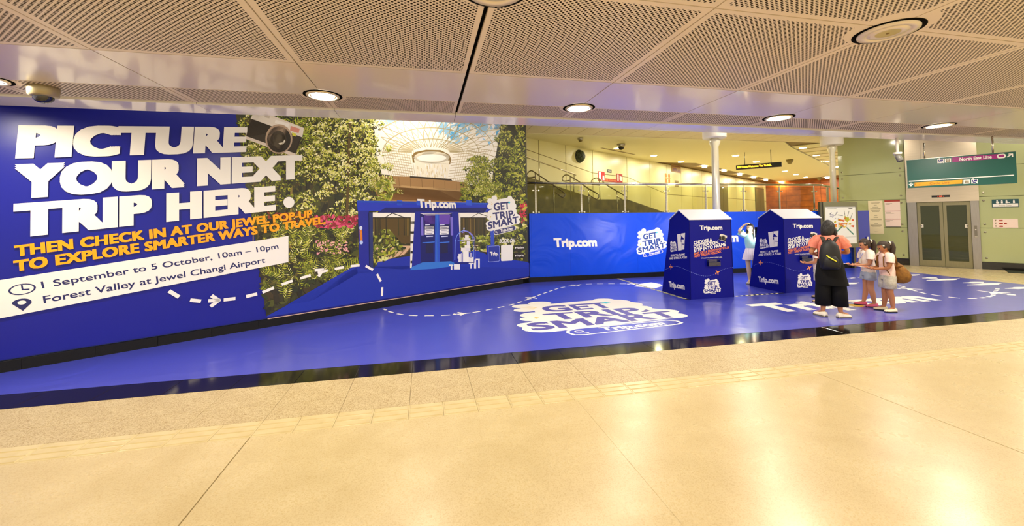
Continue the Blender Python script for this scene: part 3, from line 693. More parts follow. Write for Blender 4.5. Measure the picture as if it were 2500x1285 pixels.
# logo shared by the poster, hoarding, booths and floor: unit drawing, x right, y up, about 1 wide
def un(x, y): return ((x-380)/565, -(y-370)/565)
BLOB = [circle(un(*c), r/565, 14) for (c, r) in (((175, 150), 48), ((240, 95), 45), ((165, 235), 42), ((215, 190), 62), ((495, 80), 42), ((520, 140), 62), ((545, 210), 60), ((545, 300), 62), ((620, 400), 46), ((610, 480), 50), ((160, 420), 40), ((190, 350), 60), ((140, 520), 42), ((165, 580), 60))]
BLOB += [[un(*q) for q in p] for p in ([(200, 150), (330, 105), (470, 70), (560, 130), (600, 300), (560, 350), (200, 400), (190, 300)], [(190, 300), (560, 270), (660, 400), (620, 520), (180, 640), (110, 590), (110, 500), (180, 440)])]
PILL = [un(*q) for q in ((250, 612), (560, 552), (590, 575), (592, 610), (570, 630), (265, 705), (230, 700), (218, 665), (225, 635))]
PILLI = [un(*q) for q in ((256, 620), (556, 561), (580, 578), (582, 605), (564, 622), (266, 696), (238, 692), (228, 665), (233, 641))]
TXT = [('GET', (228, 306), (492, 268), (222, 176)), ('TRIP', (218, 462), (556, 408), (206, 338)), ('SMART', (134, 610), (640, 505), (126, 492))]
M['logo_navy'] = mat('logo_navy', '#36356e', .5)
M['cyan_ink'] = mat('cyan_ink', '#35c9dd', .5); M['yellow_ink'] = mat('yellow_ink', '#f0c52a', .5)
def logo(fn, parent, depth, navy=None, pill=True, accents=True, name='badge', inner=None):
    """fn maps unit coordinates to the parent's plane"""
    navy = navy or M['logo_navy']; out = []
    out.append(flat(name+'_shape', [[fn(*q) for q in p] for p in BLOB], M['white_ink'], parent, depth))
    if pill:
        out.append(flat(name+'_search_bar', [[fn(*q) for q in PILL]], M['white_ink'], parent, depth+.0003)); out.append(flat(name+'_search_fill', [[fn(*q) for q in PILLI]], inner or navy, parent, depth+.0006))
        out.append(lettering(name+'_address', 'Trip.com', fn(*un(326, 664)), fn(*un(536, 622)), fn(*un(322, 614)), M['white_ink'], parent, depth+.0009, .04, 2))
        g = [fn(*q) for q in circle(un(257, 655), .026, 12)]; gi = [fn(*q) for q in circle(un(257, 655), .017, 12)]
        out.append(flat(name+'_magnifier', [[g[i], g[(i+1) % 12], gi[(i+1) % 12], gi[i]] for i in range(12)]+[[fn(*un(266, 666)), fn(*un(270, 662)), fn(*un(282, 676)), fn(*un(278, 680))]], M['white_ink'], parent, depth+.0009))
    for t, a, b_, c_ in TXT: out.append(lettering(name+'_lettering', t, fn(*un(*a)), fn(*un(*b_)), fn(*un(*c_)), navy, parent, depth+.0006, .03, 3))
    out.append(flat(name+'_flag', [[fn(*un(*q)) for q in ((538, 385), (572, 340), (576, 372), (552, 392))]], navy, parent, depth+.0006))
    if accents:
        out += (pieces(name+'_spark', [[fn(*un(*q)) for q in ((175, 392), (186, 402), (176, 422), (166, 408))]]+[[fn(*un(*q)) for q in p] for p in ([(150, 175), (205, 205), (202, 212)], [(178, 145), (215, 195), (208, 198)], [(150, 215), (195, 225), (195, 231)])], M['yellow_ink'], parent, depth+.0006) or [])
        out.append(flat(name+'_plane', [[fn(*un(*q)) for q in ((462, 148), (486, 135), (500, 158), (478, 176))]], M['cyan_ink'], parent, depth+.0010))
    return out
def affine(u3, p3):
    """map taking three unit points to three plane points"""
    a, b_, c_ = [Vector(q) for q in u3]; A, B_, C_ = [Vector(q) for q in p3]
    e1, e2 = b_-a, c_-a; det = e1.x*e2.y-e1.y*e2.x
    def fn(x, y):
        d = Vector((x, y))-a; s = (d.x*e2.y-d.y*e2.x)/det; t = (e1.x*d.y-e1.y*d.x)/det
        q = A+(B_-A)*s+(C_-A)*t; return (q.x, q.y)
    return fn
z4 = lambda x, y: (1170+x/6.762, 470+y/6.762)
logo(affine([un(130, 600), un(640, 500), un(225, 240)], [P(*z4(130, 600)), P(*z4(640, 500)), P(*z4(225, 240))]), bb, .0284)
qz = lambda *q: [P(*z4(*t)) for t in q]
flat('app_icon_rim', [qz((150, 885), (310, 876), (328, 895), (330, 1120), (312, 1140), (152, 1153), (133, 1135), (133, 900))], mat('rim_ink', '#8f9cf0', .5), bb, .0282)
flat('app_icon', [qz((154, 893), (306, 884), (319, 898), (321, 1115), (306, 1131), (156, 1144), (141, 1130), (141, 904))], mat('app_blue', '#1a2f9e', .5), bb, .0284)
L('app_icon_name', 'Trip.', z4(172, 1045), z4(305, 1038), z4(160, 980), M['white_ink'], .0287, .045)
flat('code_card', [qz((355, 872), (530, 862), (541, 874), (541, 1108), (530, 1124), (358, 1135), (347, 1124), (347, 884))], M['white_ink'], bb, .0284)
M['badge_dark'] = mat('badge_dark', '#2a2210', .5)
for (y0, y1, t) in ((868, 955, 'App Store'), (1000, 1085, 'Google Play')):
    flat('store_badge', [qz((566, y0), (735, y0-4), (738, y1), (566, y1+6))], M['badge_dark'], bb, .0284)
    L('store_name', t, z4(612, y1-28), z4(722, y1-32), z4(612, y1-58), M['white_ink'], .0287, .03, 2)
    flat('store_mark', [qz((580, y0+30), (604, y0+44), (580, y0+64))], M['white_ink'], bb, .0287)
# ------------------------------------------------------------------ blue hoarding along the deck edge
M['hoard_blue'] = crease(mat('hoard_blue', '#0046da', .36, spec=.3), 1.0, .7, .05)
hs = Surf((2.675, 10.5, 0), (1, 0, 0), ZV)
hb = thing('hoarding', 'bright blue creased hoarding with white lettering below the glass balustrade', 'hoarding', m=hs.matrix())
xs = [.05, .10, 1.20, 3.2, 5.2, 7.2, 9.2, 10.87]
for a, b_ in zip(xs, xs[1:]): MB().box(a+.001, b_-.001, .13, 1.83, -.05, 0).build('panel', M['hoard_blue'], hb)
M['hoard_sheen'] = crease(mat('hoard_sheen', '#2a2f9e', .18, spec=.8), 1.0, .15, .02)  # same blue hoarding; its purple sheen at a glancing angle put into the colour
q0 = hs.uv(2117, 600)[0]
MB().add([(10.875, .0, 0), (q0, .0, .10), (q0, 1.83, .10), (10.875, 1.83, 0), (10.875, .0, -.05), (q0, .0, .05), (q0, 1.83, .05), (10.875, 1.83, -.05)],
         [(0, 1, 2, 3), (7, 6, 5, 4), (0, 3, 7, 4), (1, 5, 6, 2), (3, 2, 6, 7), (0, 4, 5, 1)]).build('end_panel', M['hoard_sheen'], hb)  # last stretch of the hoarding, angled to catch light off the floor
Q = lambda x, y: hs.uv(x, y)
lettering('name_lettering', 'Trip.com', Q(1353, 604), Q(1458, 602), Q(1351, 582), M['white_ink'], hb, .002, .05, 4)
nx = Q(1803, 591)
lettering('name_lettering', 'Trip.com', (nx[0]-1.45, nx[1]), (nx[0], nx[1]), (nx[0]-1.46, nx[1]+.275), M['white_ink'], hb, .002, .05, 4)
z8 = lambda x, y: (1280+x/6.426, 500+y/6.426)
logo(affine([un(130, 600), un(640, 500), un(225, 240)], [Q(*z8(1785, 755)), Q(*z8(2215, 665)), Q(*z8(1862, 505))]), hb, .002, navy=mat('logo_blue', '#1c4596', .5), inner=M['hoard_blue'])
MB().box(q0-.14, q0-.05, .80, .98, .105, .108).build('paper_notice', M['white_paint'], hb)
bk = structure(MB().box(2.72, 13.6, 10.46, 10.5, 0, .0005).build('baseboard_back', M['black_gap']))
for i in range(18):
    x = 2.72+.6*i; MB().bevbox(x+.001, x+.599, 10.47, 10.499, 0, .128, .001).build('skirting_tile', M['skirting_stone'], bk)

# ------------------------------------------------------------------ printed vinyl on the floor
M['vinyl'] = crease(mat('vinyl', '#3e48c4', .42, spec=.8, coat=1, cr=.22), .8, .5, .03)
fv = thing('floor_graphic', 'glossy blue printed vinyl sheet laid over the floor behind the black strip', 'floor sticker')
t0 = (YS1-CORNER.y)/WD.y; pA = CORNER+WD*t0
MB().poly([(pA.x+.05, YS1, .0005), (13.8, YS1, .0005), (13.8, 10.46, .0005), (2.70, 10.46, .0005)], (0, 0, .0015)).build('sheet', M['vinyl'], fv)
F = lambda x, y: onz(x, y).to_2d()
Z = .0023
M['grey_ink'] = mat('grey_ink', '#8f8b98', .5)
lettering('floor_lettering', 'Trip.com', (5.96, 5.99), (9.88, 6.03), (5.96, 6.68), M['white_ink'], fv, Z+.0006, .05, 5)
flat('yellow_dot', [circle((7.83, 6.09), .12, 20)], M['yellow_ink'], fv, Z+.0012)
z6 = lambda x, y: (1240+x/5.208, 710+y/5.208)
M['logo_violet'] = mat('logo_violet', '#5f58a8', .4)
logo(affine([un(130, 600), un(640, 500), un(225, 240)], [F(*z6(300, 505)), F(*z6(2230, 325)), F(*z6(440, 240))]), fv, Z, navy=M['logo_violet'], inner=M['vinyl'])
r5 = lambda x, y: (833+x/1.993, 640+y/1.993)
p1 = [r5(*t) for t in ((205, 228), (235, 242), (285, 255), (340, 261), (440, 262), (540, 258), (640, 247), (740, 228), (830, 208), (900, 185), (960, 162), (1010, 145), (1060, 128), (1120, 116), (1180, 109), (1240, 107), (1400, 107), (1560, 118))]
dd = dashes(smooth_path([F(*t) for t in p1], 4), .16, .13, .05)
lx = lambda x, y: (2040+x/5.435, 630+y/5.435)
p2 = [lx(*t) for t in ((745, 330), (860, 368), (960, 408), (1120, 458), (1250, 485), (1420, 510), (1600, 532), (1800, 540), (1940, 533), (2060, 510), (2110, 480), (2125, 440), (2160, 400))]
dd += dashes(smooth_path([F(*t) for t in p2], 4), .16, .12, .06)
p3 = [lx(*t) for t in ((110, 284), (200, 270), (320, 262), (500, 262))]
dd += dashes(smooth_path([F(*t) for t in p3], 4), .2, .12, .07)
pieces('route_dash', dd, M['white_ink'], fv, Z)
PLANE = [(-.5, .03), (-.42, .16), (-.36, .16), (-.32, .05), (-.1, .06), (-.2, .42), (-.1, .42), (.14, .06), (.4, .05), (.5, 0), (.4, -.05), (.14, -.06), (-.1, -.42), (-.2, -.42), (-.1, -.06), (-.32, -.05), (-.36, -.16), (-.42, -.16), (-.5, -.03)]
def plane_at(c, s, a): return [(c[0]+s*(x*math.cos(a)-y*math.sin(a)), c[1]+s*(x*math.sin(a)+y*math.cos(a))) for x, y in PLANE]
pieces('plane_mark', [plane_at(F(*r5(588, 252)), .34, .1), plane_at(F(*r5(930, 174)), .34, .8), plane_at(F(*r5(1145, 113)), .34, .5), plane_at(F(*r5(1420, 107)), .34, 0), plane_at(F(*lx(975, 412)), .5, -.6), plane_at(F(*lx(2120, 465)), .6, 1.6)], M['white_ink'], fv, Z+.0002)
# small printed destination cards along the far edge, white and blank at this distance
cards = []
for (x, y, s) in ((950, 232, 1.1), (1450, 290, 1.2), (1265, 268, .5), (2000, 352, 1.2), (1850, 330, .7), (2440, 402, .8), (150, 342, .9)):
    c_ = F(*lx(x, y)); cards.append([(c_[0]+s*.42*math.cos(A)*(1+.25*math.sin(3*A)), c_[1]+.10*math.sin(A)*(1+.2*math.cos(5*A))) for A in [2*PI*k/18 for k in range(18)]])
cards.append([F(1548, 700), F(1560, 694), F(1590, 690), F(1612, 694), F(1618, 699), F(1600, 704)])
pieces('cloud_mark', cards, M['white_ink'], fv, Z)
# hazard tape lines
M['tape_black'] = mat('tape_black', '#121212', .5); M['tape_pale'] = mat('tape_pale', '#f4ecb0', .5)
def tape(name, label, a, b_, w, tags):
    t = thing(name, label, 'floor tape', (a[0], a[1], .002)); d = Vector(b_)-Vector(a); n = int(d.length/.13)
    dirv = d.normalized(); nv = Vector((-dirv.y, dirv.x))*w/2; sk = dirv*.05
    flat('base_strip', [[-nv, dirv*d.length-nv, dirv*d.length+nv, nv]], M['tape_black'], t, .0005)
    st = []
    for i in range(n):
        p = dirv*(.13*i+.01); st.append([p-nv-sk+dirv*.02, p-nv-sk+dirv*.085, p+nv+dirv*.085, p+nv+dirv*.02])
    pieces('stripe', st, M['tape_pale'], t, .0011); return t
k1 = onz(1684, 732); 
tape('hazard_tape', 'black and pale yellow hazard tape running from the hoarding to the first booth', F(1499, 678), F(1682, 733), .075, 0)
tape('hazard_tape', 'hazard tape on the floor in the gap between the two blue booths', F(1795, 724), F(1914, 716), .075, 0)

# ------------------------------------------------------------------ two photo booths
M['booth_blue'] = crease(mat('booth_blue', '#070c84', .45, spec=.2), 1.6, .10, .012)
M['booth_roof'] = mat('booth_roof', '#eceaf4', .4); M['clear'] = glass_mat('clear', '#8fa6e0', .10)
M['booth_orange'] = mat('booth_orange', '#ff8a2a', .5); M['plane_orange'] = mat('plane_orange', '#ff9c50', .5); M['thin_ink'] = mat('thin_ink', '#8f9fe6', .5)
BX, BY = 5.28, 7.375
kb = thing('photo_booth', 'blue photo booth with white gabled roof left of the cyan-shirted woman', 'booth', (BX, BY, 0), group='gabled photo booths')
w0, w1, dpt, e_f, e_b, rg, EZ, RZ = 1.04, 1.05, 1.0, .03, .70, .36, 1.63, 1.82
i0, i1 = .04, .0
FB = [(0, 0, 0), (w0, 0, 0), (w1-i1, e_f, EZ), (i0, e_f, EZ)]
SL = [(0, dpt, 0), (0, 0, 0), (i0, e_f, EZ), (i0+.003, rg, RZ), (i0, e_b, EZ)]
SR = [(w0, 0, 0), (w0, dpt, 0), (w1-i1, e_b, EZ), (w1-i1-.003, rg, RZ), (w1-i1, e_f, EZ)]
BK = [(w0, dpt, 0), (0, dpt, 0), (i0, e_b, EZ), (w1-i1, e_b, EZ)]
MB().poly(FB, (0, .02, 0)).build('front_panel', M['booth_blue'], kb); MB().poly(SL, (.02, 0, 0)).build('side_panel', M['booth_blue'], kb)
MB().poly(SR, (-.02, 0, 0)).build('side_panel', M['booth_blue'], kb); MB().poly(BK, (0, -.02, 0)).build('back_panel', M['booth_blue'], kb)
MB().poly([(i0-.01, e_f-.02, EZ-.005), (w1+.01, e_f-.02, EZ-.005), (w1+.01, rg, RZ+.012), (i0-.01, rg, RZ+.012)], (0, 0, .014)).build('roof_panel', M['booth_roof'], kb)
MB().poly([(w1+.01, e_b+.02, EZ-.005), (i0-.01, e_b+.02, EZ-.005), (i0-.01, rg, RZ+.012), (w1+.01, rg, RZ+.012)], (0, 0, .014)).build('roof_panel', M['booth_roof'], kb)
fn_ = Vector((0, e_f, EZ)).normalized()
fs = Surf((BX, BY, 0), (1, 0, 0), fn_); ss = Surf((BX, BY, 0), (0, -1, 0), Vector((i0, 0, EZ)).normalized())
def face(o, s):
    """move a flat piece drawn in a face's plane onto that face of the booth"""
    o.data.transform(Matrix.Translation((-BX, -BY, 0)) @ s.matrix()); return o
zk = lambda x, y: (1600+x/4.943, 490+y/4.943)
zf = lambda x, y: (1640+x/5.844, 520+y/5.844)
A_f = lambda x, y: fs.uv(*zf(x, y)); A_s = lambda x, y: ss.uv(*zk(x, y))
def FL(name, text, a, b_, c_, m, d=.002, bold=.04, res=2): return face(lettering(name, text, A_f(*a), A_f(*b_), A_f(*c_), m, kb, d, bold, res), fs)
def SLt(name, text, a, b_, c_, m, d=.002, bold=.04, res=2): return face(lettering(name, text, A_s(*a), A_s(*b_), A_s(*c_), m, kb, d, bold, res), ss)
FL('name_lettering', 'Trip.com', (400, 243), (722, 241), (397, 180), M['white_ink'], res=3)
for t, a, b_, c_ in (('CHOOSE A', (314, 455), (578, 408), (310, 405)), ('DESTINATION,', (314, 508), (678, 440), (310, 458)), ('STEP INTO FRAME', (316, 564), (774, 472), (312, 514))): FL('call_lettering', t, a, b_, c_, M['white_ink'], bold=.034)
for t, a, b_, c_ in (('AND GET A PREVIEW OF YOUR', (316, 604), (818, 508), (314, 570)), ('NEXT DREAM HOLIDAY.', (316, 640), (712, 568), (314, 606))): FL('offer_lettering', t, a, b_, c_, M['booth_orange'], bold=.02)
FL('note_lettering', 'COLLECT YOUR PHOTOSTRIP HERE.', (422, 655), (720, 640), (421, 640), M['white_ink'], bold=.008)
SLt('name_lettering', 'Trip.com', (166, 1042), (356, 1076), (162, 972), M['white_ink'])
SLt('call_lettering', 'SELECT A FRAME', (186, 678), (356, 664), (186, 652), M['white_ink'], bold=.025)
SLt('call_lettering', 'AND STRIKE A POSE!', (170, 712), (382, 698), (170, 686), M['white_ink'], bold=.025)
for o in logo(affine([un(130, 600), un(640, 500), un(225, 240)], [A_f(462, 1135), A_f(688, 1118), A_f(510, 1005)]), kb, .002, navy=M['booth_blue'], pill=False, accents=False): face(o, fs)
face(lettering('badge_address', 'Trip.com', A_f(545, 1158), A_f(630, 1152), A_f(544, 1140), M['white_ink'], kb, .003, .03, 2), fs)
for o in logo(affine([un(130, 600), un(640, 500), un(225, 240)], [A_s(186, 610), A_s(262, 600), A_s(196, 530)]), kb, .002, navy=M['booth_blue'], pill=False, accents=False): face(o, ss)
def AF(name, s, pts, m, d=.002, conv=None): return face(flat(name, [[conv(*q) for q in p] for p in pts], m, kb, d), s)
AF('camera_body', fs, [[(685, 318), (788, 338), (770, 402), (672, 372)]], M['black'], .002, A_f); AF('camera_plate', fs, [[(688, 302), (710, 300), (788, 325), (786, 362), (680, 330)], [(668, 378), (770, 410), (769, 416), (668, 384)]], M['white_paint'], .0024, A_f)
cl = [A_f(733, 360)]; face(flat('camera_lens', [circle(cl[0], .055, 16, .055)], M['steel_dark'], kb, .0027), fs); face(flat('camera_glass', [circle(cl[0], .038, 16, .038)], M['black'], kb, .0030), fs)
AF('photo_strip', ss, [[(262, 408), (308, 400), (318, 598), (276, 604)], [(312, 398), (360, 390), (350, 590), (318, 594)]], M['white_ink'], .002, A_s)
AF('photo_frame', ss, [[(318, 425), (352, 468), (305, 470)], [(308, 475), (316, 475), (318, 500), (308, 500)], [(320, 520), (352, 522), (352, 532), (320, 530)]], M['booth_blue'], .0024, A_s)
for o in (face(flat('flight_path', dashes(smooth_path([A_f(*t) for t in ((272, 845), (380, 885), (480, 903), (560, 893), (640, 862))], 4)+[], .022, .02, .006)+dashes(smooth_path([A_f(*t) for t in ((695, 830), (760, 798), (880, 775))], 4), .022, .02, .006), M['thin_ink'], kb, .002), fs),
          face(flat('flight_path', dashes(smooth_path([A_s(*t) for t in ((125, 832), (170, 808))], 4), .03, .02, .006)+dashes(smooth_path([A_s(*t) for t in ((215, 792), (270, 797), (340, 822), (412, 856))], 4), .03, .02, .006), M['thin_ink'], kb, .002), ss)): pass
pf_ = lambda c, s, a, conv: [plane_at(conv(*c), s, a)]
face(flat('plane_mark', pf_((655, 850), .13, .45, A_f), M['plane_orange'], kb, .0024), fs); face(flat('plane_mark', pf_((192, 800), .13, .05, A_s), M['plane_orange'], kb, .0024), ss)
c_ = A_f(583, 668); hz = fs.matrix()
hm = MB().box(c_[0]-.14, c_[0]+.14, c_[1]-.13, c_[1]+.01, .004, .008).box(c_[0]-.14, c_[0]+.14, c_[1]-.13, c_[1]-.125, .004, .06).box(c_[0]-.14, c_[0]-.136, c_[1]-.13, c_[1], .004, .06).box(c_[0]+.136, c_[0]+.14, c_[1]-.13, c_[1], .004, .06).box(c_[0]-.14, c_[0]+.14, c_[1]-.13, c_[1]-.05, .057, .06)
ho = face(hm.build('photo_tray', M['clear'], kb), fs)
lb = MB().box(.22, .82, dpt-.02, dpt+.02, 1.15, 1.42).build('lamp_frame', M['black'], kb)
MB().box(.25, .79, dpt+.02, dpt+.024, 1.18, 1.39).build('lamp_panel', mat('lamp_panel', '#ffffff', .5, emit='#fffaf0', es=26), lb)
kb2 = copy_tree(kb); kb2.location = (7.672, 7.44, 0); kb2['label'] = 'blue photo booth with white gabled roof behind the woman in black trousers'
# ------------------------------------------------------------------ lift in the green wall
M['brushed'] = vary(mat('brushed', '#d0c0aa', .28, 1), '#c6b69f', 3, 2, stretch=(1, 40, 1))
M['jamb'] = vary(mat('jamb', '#a09a92', .32, 1), '#989289', 4, 2, stretch=(40, 1, 1))
lf = thing('lift', 'glass-doored lift in a stainless steel surround set in the green wall', 'lift', m=GM)
MB().box(.0, .215, 0, 2.08, -.1, .05).build('door_jamb', M['jamb'], lf); MB().box(1.39, 1.56, 0, 2.08, -.1, .05).build('door_jamb', M['jamb'], lf)
MB().box(-.01, 1.57, 2.08, 2.62, -.1, .06).build('header_panel', M['brushed'], lf); MB().box(-.01, .36, 2.63, H_UP, -.1, .055).build('header_panel', M['brushed'], lf); MB().box(.365, 1.57, 2.63, H_UP, -.1, .055).build('header_panel', M['brushed'], lf)
dp = MB().box(.57, .97, 2.22, 2.285, .06, .066).build('floor_display', M['black'], lf)
M['led_red'] = mat('led_red', '#400a06', .5, emit='#ff3a18', es=1.2)
lettering('floor_number', '- B2 -', (.70, 2.235), (.84, 2.235), (.70, 2.27), M['led_red'], dp, .068, .02, 2)
M['door_frame_m'] = vary(mat('door_frame_m', '#958e70', .38, .9), '#8b8465', 5, 2, stretch=(40, 1, 1))
for a, b_, hx in ((.225, .80, .30), (.81, 1.385, 1.31)):
    lo = MB().box(a, b_, .005, .20, -.05, -.01).box(a, b_, 1.96, 2.07, -.05, -.01).box(a, a+.075, .20, 1.96, -.05, -.01).box(b_-.075, b_, .20, 1.96, -.05, -.01).build('door_leaf', M['door_frame_m'], lf)
    MB().box(a+.075, b_-.075, .20, 1.96, -.036, -.024).build('pane', M['lift_glass'], lo)
    st = MB().box(hx-.055, hx+.055, 1.25, 1.36, -.0235, -.021).build('door_sticker', M['white_paint'], lo)
    flat('sticker_mark', [circle((hx, 1.305), .024, 12)], M['navy_ink'], lo, -.0205)
MB().box(.2, 1.4, -.0, .012, -.1, .10).build('sill', M['steel_dark'], lf)
cp = MB().box(1.44, 1.50, .95, 1.32, .05, .056).build('call_panel', M['steel_dark'], lf); MB().box(1.455, 1.485, 1.18, 1.21, .056, .060).build('call_button', M['white_paint'], cp); MB().box(1.445, 1.497, .93+.04, .985, .056, .061).build('card_slot', M['white_paint'], cp)
M['cabin'] = mat('cabin', '#8d8a62', .4); M['cabin_dark'] = mat('cabin_dark', '#2c2a1c', .5)
MB().box(.1, 1.5, 0, 2.3, -1.75, -1.7).box(.05, .1, 0, 2.3, -1.7, -.1).box(1.5, 1.55, 0, 2.3, -1.7, -.1).box(.1, 1.5, 2.25, 2.3, -1.7, -.1).box(.1, 1.5, -.01, 0, -1.7, -.06).build('cabin_wall', M['cabin'], lf)
MB().box(.1, 1.5, 1.02, 1.10, -1.69, -1.66).build('cabin_rail', M['cabin_dark'], lf)
MB().box(.12, 1.48, .18, .30, -1.70, -1.68).build('cabin_skirting', M['cabin_dark'], lf)
MB().box(.5, 1.1, 2.22, 2.245, -1.2, -.6).build('cabin_lamp', mat('cabin_lamp', '#ffffff', .5, emit='#fff0c0', es=2.0), lf)
GQ = lambda x, y: gs.uv(x, y)
def wall_board(name, label, cat, x0, y0, x1, y1, m, th=.012, group=None):
    a, b_ = GQ(x0, y0), GQ(x1, y1); t = thing(name, label, cat, m=GM @ Matrix.Translation((a[0], b_[1], .003)), group=group)
    w, h = b_[0]-a[0], a[1]-b_[1]; MB().box(0, w, 0, h, 0, th).build('board', m, t); return t, w, h, th
M['notice'] = mat('notice', '#f2e4bf', .5); M['notice_pink'] = mat('notice_pink', '#f6ded2', .5); M['grey_text'] = mat('grey_text', '#8d7f5e', .5); M['red_ink'] = mat('red_ink', '#a8321e', .5); M['sign_green'] = mat('sign_green', '#0f5f57', .35); M['sign_dark'] = mat('sign_dark', '#0c4a52', .4)
t, w, h, th = wall_board('notice_board', 'tall cream paper notice left of the red-topped notice on the green wall', 'notice', 2119, 491, 2158, 571, M['notice'])
rows = [(.5, .93, .62), (.5, .905, .5), (.5, .86, .2), (.5, .80, .4), (.5, .755, .72), (.5, .735, .72), (.5, .70, .6), (.5, .66, .5), (.5, .54, .2), (.5, .48, .3), (.5, .435, .8), (.5, .415, .78), (.5, .30, .25), (.5, .255, .75), (.5, .235, .75), (.5, .215, .6), (.5, .05, .25)]
flat('small_print', [[(w*(c-l/2), h*y), (w*(c+l/2), h*y), (w*(c+l/2), h*y+.012), (w*(c-l/2), h*y+.012)] for c, y, l in rows], M['grey_text'], t, th+.001)
t, w, h, th = wall_board('notice_board', 'three-part paper notice with a dark red heading beside the lift', 'notice', 2159, 489, 2200, 555, M['notice_pink'])
flat('heading_band', [[(0, h*.93), (w, h*.93), (w, h), (0, h)]], M['red_ink'], t, th+.0008); flat('divider', [[(0, h*y), (w, h*y), (w, h*y+.014), (0, h*y+.014)] for y in (.585, .285)], M['red_ink'], t, th+.0008)
flat('bottom_edge', [[(0, 0), (w, 0), (w, h*.02), (0, h*.02)]], M['black'], t, th+.0008)
flat('small_print', [[(w*.06, h*y), (w*l, h*y), (w*l, h*y+.01), (w*.06, h*y+.01)] for y, l in ((.87, .5), (.83, .35), (.54, .4), (.50, .6), (.24, .5), (.2, .3))], M['grey_text'], t, th+.001)
t, w, h, th = wall_board('priority_sign', 'dark green priority sign with white figure pictograms right of the lift', 'sign', 2421, 487.5, 2488, 505.5, M['sign_dark'])
flat('white_band', [[(w*.03, h*.06), (w*.97, h*.06), (w*.97, h*.44), (w*.03, h*.44)]], M['white_ink'], t, th+.0008)
lettering('band_lettering', 'Priority Queue', (w*.28, h*.15), (w*.72, h*.15), (w*.28, h*.32), M['grey_text'], t, th+.0014, .0, 2)
pg = []
for i, cx in enumerate((.2, .38, .55, .82)):
    c0 = (w*cx, h*.68); pg += [circle((c0[0], c0[1]+h*.17), h*.07, 10), [(c0[0]-h*.08, c0[1]-h*.18), (c0[0]+h*.08, c0[1]-h*.18), (c0[0]+h*.07, c0[1]+h*.09), (c0[0]-h*.07, c0[1]+h*.09)]]
pg += [circle((w*.215, h*.60), h*.13, 14), [(w*.58, h*.55), (w*.68, h*.52), (w*.68, h*.58), (w*.58, h*.64)]]
flat('pictogram', pg, M['white_ink'], t, th+.0008)
t, w, h, th = wall_board('direction_notice', 'white notice with three rows of red pills below the dark green priority sign', 'notice', 2424, 535, 2486, 556.5, M['notice_pink'])
pl_ = []
for r_, k in ((.8, 1), (.48, 2), (.15, 1)):
    for j in range(k): pl_.append(rrect(w*(.24+.2*j), h*r_-h*.07, w*(.40+.18*j) if j == 0 else w*.56, h*r_+h*.09, h*.06, 3))
flat('pill', pl_, M['red_ink'], t, th+.0008); flat('arrow_mark', [[(w*.07, h*r_+.03), (w*.14, h*r_+.03), (w*.105, h*r_-.03)] for r_ in (.8, .48, .15)], M['grey_text'], t, th+.0008)
# doormat by the green wall
a = onz(2420, 652); 
mt_ = tag(MB().bevbox(0, 2.2, -.35, .35, 0, .014, .006).build('floor_mat', mat('mat_dark', '#1d2418', .8)), 'dark green floor mat on the pale floor below the pictogram sign', 'mat'); mt_.matrix_world = Matrix.Translation((0, 0, .001)) @ Matrix.Translation(GM @ Vector((2.0, 0, .42))) @ Matrix.Rotation(ANG-PI/2, 4, 'Z')

# ------------------------------------------------------------------ hanging direction sign
a = Vector((9.30, 6.13, 0)); sg = Surf((9.30, 6.14, 0), -XD, ZV); SM = sg.matrix()
sn = thing('direction_sign', 'dark green hanging station sign with purple and orange line bands before the lift', 'sign', m=SM @ Matrix.Translation((0, 2.205, 0)))
SQ = lambda x, y: (sg.uv(x, y)[0], sg.uv(x, y)[1]-2.205)
zs = lambda x, y: SQ(2180+x/7.8125, 330+y/7.8125)
SW, SH = sg.uv(2484, 446)[0], .55
MB().box(0, SW, 0, SH, -.09, 0).build('sign_box', M['sign_green'], sn)
M['chrome_rim'] = M['steel']
MB().box(-.012, 0, -.005, SH+.005, -.095, .004).box(0, SW, SH, SH+.006, -.095, .004).build('rim', M['steel'], sn)
for u in (.25, SW-.25): MB().tube([(u, SH, -.045), (u, H_CEIL-.012-2.205, -.045)], .014, 8).build('hanger_rod', M['chrome'], sn)
M['purple_ink'] = mat('purple_ink', '#a31c86', .4); M['sign_orange'] = mat('sign_orange', '#ffb000', .4); M['sign_text'] = mat('sign_text', '#ffffff', .4); M['orange_text'] = mat('orange_text', '#b86a10', .5); M['icon_blue'] = mat('icon_blue', '#2c2a8c', .4)
flat('purple_band', [[zs(1130, 518), zs(2010, 450), zs(2010, 362), zs(1130, 428)]], M['purple_ink'], sn, .001)
lettering('purple_lettering', 'North East Line', zs(1270, 492), zs(1885, 444), zs(1270, 432), M['sign_text'], sn, .0016, .03, 2)
flat('orange_band', [[zs(412, 980), zs(1320, 926), zs(1325, 852), zs(412, 906)]], M['sign_orange'], sn, .001)
lettering('orange_lettering', 'Circle Line', zs(700, 945), zs(1075, 925), zs(700, 900), M['orange_text'], sn, .0016, .01, 2)
flat('white_rule', [[zs(305, 893), zs(2310, 772), zs(2310, 754), zs(305, 872)]], M['sign_text'], sn, .001)
